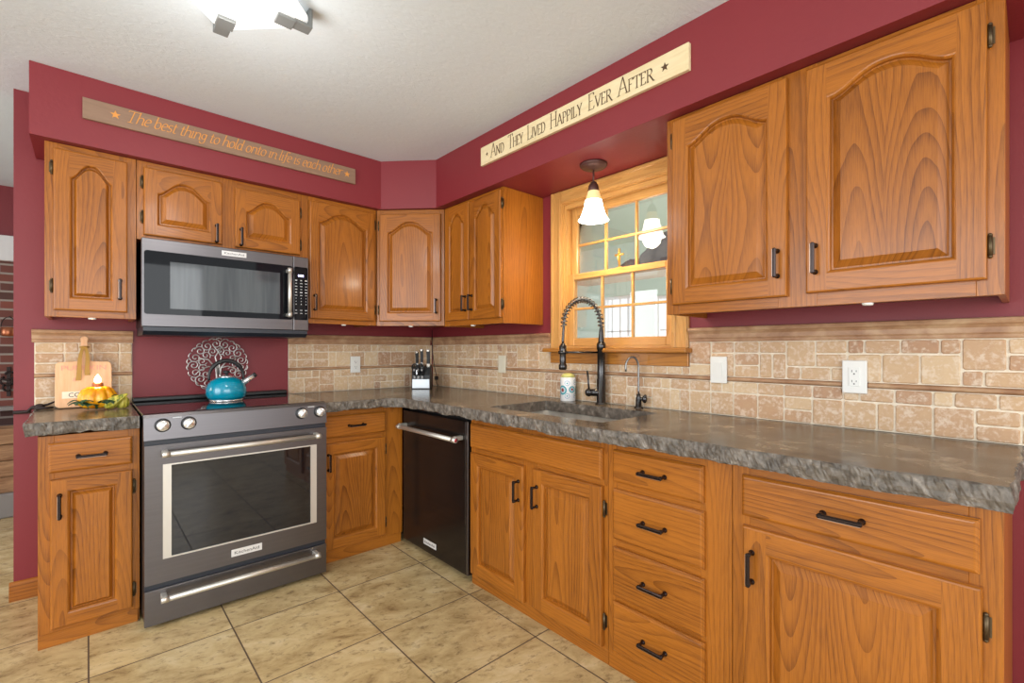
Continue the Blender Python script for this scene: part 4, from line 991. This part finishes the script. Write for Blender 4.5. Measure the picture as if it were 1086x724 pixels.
t = thing('wall_sign', 'taupe wooden plank sign with gold script lettering above the stove cabinets', 'sign', (-1.45, -0.366, 2.28), F0, 'plank signs on the soffit')
y = -0.366
MB().box(-2.083, -0.813, y-0.016, y, 2.233, 2.327, 0, 0.0015).build('board', M['taupe'], t)
word_row(t, 'The best thing to hold onto in life is each other', -1.938, -0.905, 2.264, y-0.0163, ITAL, 0.036, M['goldink'], 0.012, 0.0046, 0.0014)
def star(m, xc, zc, yy, r, mat=0):
    P_ = [(xc+(r if k % 2 == 0 else r*0.42)*sin(pi*k/5), zc+(r if k % 2 == 0 else r*0.42)*cos(pi*k/5)) for k in range(10)]
    m.prism(P_, 'y', yy, yy-0.0008, mat)
for xc in (-1.970, -0.868): m = MB(); star(m, xc, 2.282, y-0.0163, 0.020); m.build('star', M['goldink'], t)
t = thing('wall_sign', 'long cream plank sign with dark brown capital lettering above the window', 'sign', (1.75, -0.379, 2.29), FR, 'plank signs on the soffit')
y = -0.379
MB().box(1.124, 2.378, y-0.018, y, 2.240, 2.343, 0, 0.0015).build('board', M['cream'], t)
for word, (a, b) in zip(('AND', 'THEY', 'LIVED', 'HAPPILY', 'EVER', 'AFTER'), ((1.215, 1.330), (1.362, 1.478), (1.508, 1.638), (1.668, 1.868), (1.902, 2.032), (2.062, 2.232))):
    word_row(t, word, a, b, 2.262, y-0.0183, CAPS, 0.050, M['brownink'], 0.0, 0.0044, 0.0014, first=1.42)
for xc, r_ in ((1.182, 0.011), (2.280, 0.018)): m = MB(); star(m, xc, 2.291, y-0.0183, r_); m.build('star', M['brownink'], t)

# ------------------------------------------------------------------ outlets and switches
def plate(fr, xc, zc, w_, h_, kind, label, cat, mat):
    yy = -0.0146
    t = thing('wall_outlet' if kind == 'outlet' else 'light_switch', label, cat, (xc, yy, zc), fr, 'cream wall plates on the backsplash')
    m = MB(); m.box(xc-w_/2, xc+w_/2, yy-0.010, yy, zc-h_/2, zc+h_/2, 0, 0.003, 2)
    for s in (-1, 1): m.cyl((xc, yy-0.0095, zc+s*h_*0.43), (xc, yy-0.0108, zc+s*h_*0.43), 0.003, n=10)
    m.build('plate', mat, t)
    if kind == 'outlet':
        m = MB(); m.box(xc-0.0165, xc+0.0165, yy-0.0125, yy-0.009, zc-0.034, zc+0.034, 0, 0.001)
        for s in (-1, 1):
            zz = zc+s*0.018
            m.box(xc-0.0075, xc-0.0055, yy-0.0128, yy-0.0124, zz-0.001, zz+0.007, 1); m.box(xc+0.0055, xc+0.0075, yy-0.0128, yy-0.0124, zz, zz+0.006, 1); m.cyl((xc, yy-0.0124, zz-0.007), (xc, yy-0.0128, zz-0.007), 0.0026, n=10, mat=1)
        m.build('receptacle', [mat, M['ink']], t)
    else:
        m = MB(); m.prism([(yy-0.0095, zc-0.033), (yy-0.0095, zc+0.033), (yy-0.015, zc+0.033), (yy-0.0115, zc-0.033)], 'x', xc-0.0165, xc+0.0165); m.build('rocker', mat, t)
plate(F0, -0.656, 1.086, 0.072, 0.115, 'outlet', 'cream outlet plate on the stove wall backsplash', 'outlet', M['white'])
plate(FR, 0.876, 1.095, 0.072, 0.115, 'switch', 'almond switch plate on the window wall near the corner', 'switch', M['almond'])
plate(FR, 2.321, 1.103, 0.072, 0.116, 'switch', 'cream rocker switch plate just right of the window', 'switch', M['white'])
plate(FR, 2.811, 1.093, 0.074, 0.118, 'outlet', 'cream outlet plate on the window wall near the camera', 'outlet', M['white'])

# ------------------------------------------------------------------ kettle and wreath
kx, ky, kz = -1.505, -0.30, 0.9145
t = thing('kettle', 'teal enamel whistling kettle with black arched handle on the cooktop', 'kettle', (kx, ky, kz))
m = MB(); m.lathe([(0.0, 0.0), (0.078, 0.0), (0.080, 0.008)], (kx, ky, kz), 36, 1)
m.lathe([(0.080, 0.008), (0.092, 0.024), (0.0965, 0.045), (0.096, 0.066), (0.089, 0.088), (0.074, 0.108), (0.054, 0.121), (0.040, 0.126), (0.036, 0.127)], (kx, ky, kz), 40, 0); m.build('body', [M['teal'], M['chrome']], t)
m = MB(); m.lathe([(0.038, 0.127), (0.034, 0.132), (0.015, 0.137), (0.008, 0.138)], (kx, ky, kz), 28, 1); m.lathe([(0.008, 0.137), (0.007, 0.145), (0.016, 0.150), (0.017, 0.158), (0.012, 0.163), (0.0, 0.164)], (kx, ky, kz), 20, 0); m.build('lid', [M['black'], M['chrome']], t)
m = MB(); s0 = Vector((kx+0.070, ky, kz+0.085)); s1 = Vector((kx+0.132, ky-0.01, kz+0.132)); m.tube([s0, s0.lerp(s1, 0.5), s1], [0.020, 0.014, 0.0115], 16, 0); m.tube([s1, s1+(s1-s0).normalized()*0.013], [0.0135, 0.012], 14, 1); m.build('spout', [M['chrome'], M['black']], t)
m = MB(); pts = []
for k in range(25):
    a = pi*(-0.06+1.12*k/24); pts.append(Vector((kx+0.082*cos(a), ky, kz+0.128+0.088*sin(a))))
m.tube(pts, [0.007]*4+[0.0085]*2+[0.0115]*13+[0.0085]*2+[0.007]*4, 12); m.build('handle', M['black'], t)

wc = Vector((-1.492, 0, 1.103))
m = MB(); rng = random.Random(5)
def P3(x, z, d=0.012): return (wc.x+x, -d, wc.z+z)
def curl(cx, cz, r, a0, turns, sgn, d=0.012, rad=0.0030):
    pts = []
    for k in range(22):
        f = k/21; a = a0+sgn*turns*2*pi*f; rr = r*(1-0.82*f); pts.append(P3(cx+rr*cos(a), cz+rr*sin(a), d+0.002*f))
    m.tube(pts, [rad]*18+[rad*1.2]*4, 5)
R_ = 0.150
for k in range(17):
    a = 2*pi*k/17+0.2
    if sin(a) < -0.97: continue
    curl(0.122*cos(a), 0.122*sin(a), 0.028, a+0.4, 1.4, 1 if k % 2 else -1)
for k in range(13):
    a = 2*pi*k/13
    if sin(a) < -0.8: continue
    curl(0.082*cos(a), 0.082*sin(a), 0.024, a+pi, 1.3, 1 if k % 2 else -1, 0.009)
for k in range(26):      # arcs of the broken rim
    a = 2*pi*k/26
    if sin(a) < -0.97: continue
    pts = [P3((R_+0.006*sin(pi*i/6))*cos(a+0.2*i/6), (R_+0.006*sin(pi*i/6))*sin(a+0.2*i/6)) for i in range(7)]; m.tube(pts, 0.0032, 5)
for s in (-1, 1):        # trunk and branches
    m.tube([P3(s*0.010, -0.14), P3(s*0.008, -0.07), P3(s*0.013, -0.02), P3(s*0.05, 0.03), P3(s*0.10, 0.04)], [0.006, 0.006, 0.005, 0.004, 0.003], 6)
    m.tube([P3(s*0.006, -0.06), P3(s*0.005, 0.0), P3(s*0.016, 0.045), P3(0, 0.075), P3(-s*0.03, 0.12)], [0.006, 0.005, 0.004, 0.0035, 0.003], 6)
    m.tube([P3(s*0.012, -0.14), P3(s*0.05, -0.135), P3(s*0.09, -0.118)], [0.004, 0.003, 0.003], 6)
    m.tube([P3(s*0.009, -0.02), P3(s*0.05, -0.01), P3(s*0.09, -0.03), P3(s*0.12, -0.06)], [0.004, 0.0035, 0.003, 0.003], 6)
for s in (-1, 1): m.cyl((wc.x+s*0.05, -0.001, wc.z+0.03), (wc.x+s*0.05, -0.013, wc.z+0.03), 0.003, n=8)
tag(m.build('wall_medallion', M['pewter'], loc=(wc.x, 0, wc.z)), 'round pewter scrollwork tree wall hanging behind the teal kettle', 'wall decor')

# ------------------------------------------------------------------ cutting board, candle, iron scroll
bx0, bx1 = -2.183, -1.974; bc = (bx0+bx1)/2; BZ0 = CT+0.001
tilt = Matrix.Translation((0, -0.085, BZ0)) @ Matrix.Rotation(radians(-9.5), 4, 'X') @ Matrix.Translation((0, 0, -BZ0))
t = thing('cutting_board', 'pale paddle-shaped wooden cutting board leaning on the left backsplash', 'cutting board', (bc, -0.07, BZ0))
P_ = []
def arcp(cx, cz, r, a0, a1, n=6): return [(cx+r*cos(a0+(a1-a0)*k/n), cz+r*sin(a0+(a1-a0)*k/n)) for k in range(n+1)]
zt = BZ0+0.225
P_ += arcp(bx0+0.02, BZ0+0.02, 0.02, pi, 1.5*pi)+arcp(bx1-0.02, BZ0+0.02, 0.02, 1.5*pi, 2*pi)+arcp(bx1-0.02, zt-0.02, 0.02, 0, pi/2)
P_ += [(bc+0.045, zt+0.001)]+arcp(bc+0.038, zt+0.026, 0.024, 1.5*pi, pi, 5)+[(bc+0.0125, zt+0.10)]+arcp(bc, zt+0.115, 0.0145, 0.1, pi-0.1, 8)+[(bc-0.0125, zt+0.10)]+arcp(bc-0.038, zt+0.026, 0.024, 0, -pi/2, 5)+[(bc-0.045, zt+0.001)]
P_ += arcp(bx0+0.02, zt-0.02, 0.02, pi/2, pi)
m = MB(); m.prism(P_, 'y', -0.018, 0.0, 0, 0.003, 2, mtx=tilt); bd = m.build('board', M['bamboo'], t)
m = MB(); m.box(bx0+0.025, bx0+0.10, -0.0192, -0.0182, BZ0+0.045, BZ0+0.078, 0, mtx=tilt)
bm_ = lambda x0_, z0_: (lambda X_, Y_, D: tuple(tilt @ Vector((x0_+X_, -0.0193-D, z0_+Y_))))
text_geo(m, 'CO', 0.030, bm_(bx0+0.048, BZ0+0.051), 1, 0.0005, center=False); m.build('paper_label', [M['paper'], M['ink']], bd)
m = MB(); text_geo(m, 'PUMPKIN', 0.034, bm_(bc, BZ0+0.183), 0, 0.0005, width=0.165); text_geo(m, '&', 0.026, bm_(bx0+0.07, BZ0+0.128), 0, 0.0005); m.build('faded_lettering', M['pink_ink'], bd)
m = MB()
for s, dx_, ln in ((-1, -0.022, 0.135), (1, 0.012, 0.115)):
    V = []
    for k in range(9):
        f = k/8; xx = bc+0.004*s+dx_*f+0.004*sin(5*f*s); zz = zt+0.075-ln*1.25*f; ww = 0.006+0.004*f; dd2 = 0.021+0.006*sin(pi*f)
        V += [tilt @ Vector((xx-ww, -dd2, zz)), tilt @ Vector((xx+ww, -dd2-0.002, zz)), tilt @ Vector((xx+ww, -dd2-0.0035, zz)), tilt @ Vector((xx-ww, -dd2-0.0015, zz))]
    Fc = []
    for k in range(8):
        for i in range(4): Fc.append((4*k+i, 4*k+(i+1) % 4, 4*k+4+(i+1) % 4, 4*k+4+i))
    Fc += [(3, 2, 1, 0), (32, 33, 34, 35)]
    m.add(V, Fc, 0, False)
m.tube([tilt @ Vector((bc+0.016*cos(a), -0.009+0.014*sin(a), zt+0.075)) for a in [2*pi*k/16 for k in range(16)]], 0.004, 6, closed=True)
m.build('ribbon', M['ribbon'], bd)

cx, cy = -2.030, -0.235
t = thing('pumpkin_candle', 'lit orange pumpkin tea light with leaves and striped gourd before the cutting board', 'candle', (cx, cy, CT))
m = MB(); m.lathe([(0.0, 0.010), (0.050, 0.010), (0.068, 0.024), (0.073, 0.046), (0.069, 0.072), (0.056, 0.096), (0.038, 0.108), (0.024, 0.110), (0.0, 0.109)], (cx, cy, CT), 80, rib=lambda a: 0.86+0.17*abs(cos(a*5+0.3))**0.7); m.build('pumpkin_body', M['pumpkin'], t)
m = MB(); m.lathe([(0.018, 0.104), (0.021, 0.110), (0.020, 0.126), (0.017, 0.128), (0.016, 0.122), (0.0, 0.122)], (cx, cy, CT), 20); m.build('candle_cup', M['wax'], t)
m = MB(); m.lathe([(0.0, 0.122), (0.009, 0.127), (0.0135, 0.138), (0.010, 0.152), (0.003, 0.164), (0.0, 0.168)], (cx, cy, CT), 16); m.build('flame', M['flame'], t)
lamp('candle_glow', 'POINT', (cx, cy-0.015, CT+0.145), 0.4, (1.0, 0.62, 0.25), radius=0.015)
g = MB(); gx, gy = cx+0.062, cy-0.055
mt = Matrix.Rotation(radians(-20), 4, 'Z') @ Matrix.Rotation(radians(58), 4, 'Y')
g.lathe([(0.0, -0.050), (0.018, -0.046), (0.027, -0.030), (0.028, -0.012), (0.022, 0.010), (0.014, 0.028), (0.009, 0.044), (0.005, 0.056), (0.0, 0.058)], (0, 0, 0), 36, rib=lambda a: 0.93+0.09*cos(a*8), mtx=Matrix.Translation((gx, gy, CT+0.042)) @ mt)
g.lathe([(0.0, -0.030), (0.020, -0.027), (0.027, -0.010), (0.026, 0.010), (0.016, 0.026), (0.0, 0.030)], (0, 0, 0), 36, rib=lambda a: 0.93+0.09*cos(a*8), mtx=Matrix.Translation((gx+0.028, gy+0.022, CT+0.031)))
g.build('gourd', M['gourd'], t)
def leaf(m, c, yaw_, ln, wd, lift):
    c = Vector(c); V = []; n = 10; u = Vector((cos(yaw_), sin(yaw_), 0)); v = Vector((-sin(yaw_), cos(yaw_), 0))
    for k in range(n+1):
        f = k/n; w_ = wd*sin(pi*min(1, f*0.96+0.04))*(1+0.28*sin(f*19)); z = lift*sin(pi*f*0.8)
        b = c+u*ln*f
        V += [b-v*w_+Vector((0, 0, z)), b+Vector((0, 0, z+0.004)), b+v*w_+Vector((0, 0, z)), b+Vector((0, 0, z-0.001))]
    Fc = []
    for k in range(n):
        for i in range(4): Fc.append((4*k+i, 4*k+(i+1) % 4, 4*k+4+(i+1) % 4, 4*k+4+i))
    m.add(V, Fc, 0, False)
rng = random.Random(3)
for k in range(13):
    a = radians(175+k*15); r = 0.046
    lm = MB(); leaf(lm, (cx+r*cos(a), cy+r*sin(a), CT+0.006+0.004*(k % 3)), a+rng.uniform(-.5, .5), 0.062, 0.022, 0.026+0.012*(k % 2)); lm.build('leaf', M['leaf'], t)
lm = MB(); leaf(lm, (cx+0.03, cy-0.05, CT+0.055), 0.5, 0.05, 0.014, 0.012); leaf(lm, (cx+0.045, cy-0.04, CT+0.05), 1.2, 0.045, 0.013, 0.012); lm.build('leaf', M['leaf'], t)

m = MB(); z = CT
m.tube([(-2.325, -0.020, CT-0.012), (-2.28, -0.024, CT-0.010), (-2.262, -0.030, CT+0.012), (-2.235, -0.05, CT+0.016), (-2.21, -0.045, CT+0.02), (-2.185, -0.04, CT+0.032), (-2.15, -0.03, CT+0.03)], [0.006, 0.006, 0.006, 0.007, 0.005, 0.004, 0.003], 8)
m.tube([(-2.262, -0.03, CT+0.006), (-2.24, -0.075, CT+0.008), (-2.21, -0.09, CT+0.008), (-2.19, -0.07, CT+0.008)], [0.006, 0.007, 0.006, 0.004], 8)
m.ball((-2.236, -0.055, CT+0.016), 0.014, (1.4, 1, 0.8), n=12)
m.box(-2.328, -2.27, -0.016, -0.001, CT-0.020, CT-0.004, 0, 0.002)
tag(m.build('iron_rod', M['iron'], loc=(-2.23, -0.04, CT)), 'dark iron rod lying at the wall end of the left worktop', 'iron rod')

# ------------------------------------------------------------------ knife block
FK = Frame(-pi/4+0.08, (-0.235, -0.225, CT))
t = thing('knife_block', 'black and steel knife block standing in the worktop corner', 'knife block', (0, 0, 0), FK)
m = MB(); m.prism([(0.055, 0.0), (-0.055, 0.0), (-0.055, 0.10), (-0.030, 0.155), (0.02, 0.17), (0.055, 0.10)], 'x', -0.068, 0.066, 0, 0.003); m.build('body', M['black'], t)
m = MB(); m.box(-0.064, 0.062, -0.059, -0.0545, 0.006, 0.072, 0, 0.002); m.build('front_plate', plain('satin_aluminium', (0.70, 0.74, 0.76), 0.35, 0.6), t)
def knife(x, y, z, L, w_, lean, label, name, group, steel_cap=True, th=0.013):
    k = thing(name, label, 'knife', (x, y, z), FK, group)
    R = Matrix.Translation((x, y, z)) @ Matrix.Rotation(lean, 4, 'X')
    h = MB(); h.prism([(-w_/2, 0.012), (w_/2, 0.012), (w_*0.56, L*0.5), (w_*0.62, L*0.92), (w_*0.3, L), (-w_*0.5, L), (-w_*0.56, L*0.9), (-w_*0.42, L*0.45)], 'y', -th/2, th/2, 0, 0.0025, 1, mtx=R); h.build('handle', M['black'], k)
    b = MB(); b.box(-w_/2, w_/2, -th*0.45, th*0.45, -0.012, 0.012, 0, 0.002, 1, R); b.build('bolster', M['chrome'], k)
    if steel_cap:
        e = MB(); e.box(-w_*0.52, w_*0.45, -th*0.52, th*0.52, L-0.016, L+0.002, 0, 0.003, 1, R); e.build('end_cap', M['chrome'], k)
for i, x in enumerate((-0.045, -0.018, 0.010)):
    knife(x, -0.062, 0.086, 0.062, 0.015, radians(16), ('left', 'middle', 'right')[i]+' steak knife of three in the front row of the knife block', 'steak_knife', 'steak knives in the knife block')
knife(-0.036, -0.01, 0.176, 0.100, 0.021, radians(10), 'black-handled chef knife on the left of the knife block', 'kitchen_knife', 'large knives in the knife block')
knife(-0.004, 0.006, 0.182, 0.108, 0.020, radians(6), 'black-handled knife standing in the middle of the knife block', 'kitchen_knife', 'large knives in the knife block')
knife(0.045, -0.004, 0.172, 0.115, 0.024, radians(6), 'largest black-handled knife on the right of the knife block', 'kitchen_knife', 'large knives in the knife block')
k = thing('kitchen_shears', 'black-handled kitchen shears in front of the knives in the block', 'scissors', (-0.022, -0.04, 0.12), FK)
m = MB()
for s in (-1, 1): m.tube([(-0.022+s*0.021+0.019*cos(a), -0.068-0.006*sin(a), 0.158+0.024*sin(a)) for a in [2*pi*q/20 for q in range(20)]], 0.0055, 8, closed=True)
m.build('finger_loop', M['black'], k)
m = MB(); m.box(-0.034, -0.010, -0.070, -0.064, 0.105, 0.142, 0, 0.002); m.ball((-0.022, -0.070, 0.137), 0.006, n=10); m.build('blade', M['chrome'], k)
m = MB(); pts = [(-0.036, -0.046, 1.345), (-0.036, -0.046, 1.25), (-0.040, -0.052, 1.20), (-0.042, -0.090, 1.05), (-0.042, -0.115, 0.99)]
m.tube(pts, 0.003, 6); m.box(-0.052, -0.030, -0.128, -0.100, 0.955, 0.985, 0, 0.004); m.tube([(-0.040, -0.112, 0.958), (-0.045, -0.125, 0.93), (-0.05, -0.15, 0.913), (-0.07, -0.17, 0.910)], 0.003, 6)
tag(m.build('power_cord', M['black'], loc=(-0.04, -0.1, CT)), 'thin black cord hanging down the corner behind the knife block', 'cord')

# ------------------------------------------------------------------ crucifix and cloth at the window
m = MB(); cxx, cyy, cz = 0.050, -1.755, 1.628
m.box(cxx-0.006, cxx+0.006, cyy-0.016, cyy+0.016, cz, cz+0.006, 0, 0.001); m.box(cxx-0.004, cxx+0.004, cyy-0.0055, cyy+0.0055, cz+0.006, cz+0.105, 0, 0.001); m.box(cxx-0.0035, cxx+0.0035, cyy-0.028, cyy+0.028, cz+0.066, cz+0.077, 0, 0.001)
m.ball((cxx-0.006, cyy, cz+0.080), 0.005, n=8); m.tube([(cxx-0.006, cyy, cz+0.074), (cxx-0.006, cyy+0.002, cz+0.05), (cxx-0.005, cyy, cz+0.022)], [0.0045, 0.0055, 0.003], 8); m.tube([(cxx-0.005, cyy-0.022, cz+0.075), (cxx-0.006, cyy, cz+0.068), (cxx-0.005, cyy+0.022, cz+0.075)], 0.0025, 6)
tag(m.build('crucifix', M['gold'], loc=(cxx, cyy, cz)), 'small gold crucifix standing on the window meeting rail', 'crucifix')
bm = bmesh.new(); bmesh.ops.create_uvsphere(bm, u_segments=48, v_segments=24, radius=1)
for v in bm.verts:
    n_ = mnoise.noise(v.co*2.6+Vector((3, 1, 0)))*0.16+mnoise.noise(v.co*7)*0.05
    p = v.co*(1+n_); v.co = Vector((0.26+p.x*0.06, -1.905+p.y*0.155, max(1.6155, 1.655+p.z*0.16)))
m = MB(); m.addbm(bm, 0, True)
bm = bmesh.new(); bmesh.ops.create_uvsphere(bm, u_segments=32, v_segments=16, radius=1)
for v in bm.verts:
    p = v.co*(1+mnoise.noise(v.co*3)*0.15); v.co = Vector((0.26+p.x*0.06, -1.70+p.y*0.09, max(1.6155, 1.63+p.z*0.08)))
m.addbm(bm, 0, True)
tag(m.build('cloth_bundle', M['darkcloth'], loc=(0.26, -1.9, 1.616)), 'dark charcoal cloth heap behind the upper window panes', 'cloth')
struct(MB().box(0.121, 0.34, -2.3, -1.3, 1.600, 1.615).build('trim_3', M['whitepaint']))

# ------------------------------------------------------------------ room beyond the left wall end
mb = MB(); mb.box(-4.5, -1.5, 1.97, 2.1, 0.0, 1.86); struct(mb.build('wall_fireplace', M['brick']))
mb = MB(); mb.box(-4.5, -1.5, 1.93, 2.1, 1.86, 2.05, 0, 0.004); struct(mb.build('trim_4', M['whitepaint']))
mb = MB(); mb.box(-4.5, -1.5, 1.97, 2.1, 2.05, CEIL); struct(mb.build('wall_far', M['red']))
mb = MB(); mb.box(-4.5, -1.5, 1.88, 1.9695, 0.735, 0.765, 0, 0.004); struct(mb.build('trim_5', M['slate']))
mb = MB(); mb.box(-4.5, -1.5, 1.62, 1.9695, 0.0, 0.17, 0, 0.008); struct(mb.build('trim_6', M['slate']))
t = thing('firewood_box', 'pale wooden log box beside the brick fireplace beyond the wall', 'box', (-2.55, 1.80, 0.17))
m = MB()
for k in range(4): m.box(-2.95, -2.33, 1.66, 1.685, 0.172+k*0.115, 0.172+k*0.115+0.108, 0, 0.004)
m.box(-2.94, -2.34, 1.686, 1.70, 0.172, 0.62); m.build('plank_front', M['log'], t)
MB().box(-2.95, -2.925, 1.7, 1.94, 0.172, 0.62).box(-2.355, -2.33, 1.7, 1.94, 0.172, 0.62).box(-2.925, -2.355, 1.915, 1.94, 0.172, 0.62).build('side_board', M['log'], t)
t = thing('copper_pot', 'small copper pot hanging on the brick fireplace wall', 'pot', (-2.50, 1.90, 1.30))
m = MB(); m.lathe([(0.0, 1.29), (0.035, 1.292), (0.042, 1.30), (0.042, 1.36), (0.039, 1.36), (0.039, 1.305), (0.0, 1.30)], (-2.505, 1.90, 0), 24); m.build('body', M['copper'], t)
m = MB(); m.tube([(-2.505+0.04*cos(a), 1.90, 1.36+0.075*sin(a)) for a in [pi*k/14 for k in range(15)]], 0.003, 6); m.cyl((-2.505, 1.9695, 1.44), (-2.505, 1.895, 1.435), 0.004, n=8); m.build('bail', M['iron'], t)
m = MB()
for k in range(3):
    m.tube([(-2.51+(0.05-0.012*q/4)*cos(q*0.45+k*2), 1.945, 0.90+0.05*k+(0.04-0.008*q/4)*sin(q*0.45+k*2)) for q in range(13)], 0.007, 6)
m.box(-2.52, -2.50, 1.945, 1.969, 0.84, 1.06)
tag(m.build('iron_scroll', M['iron'], loc=(-2.51, 1.95, 0.95)), 'dark scrolled iron hook on the brick fireplace below the pot', 'hook')
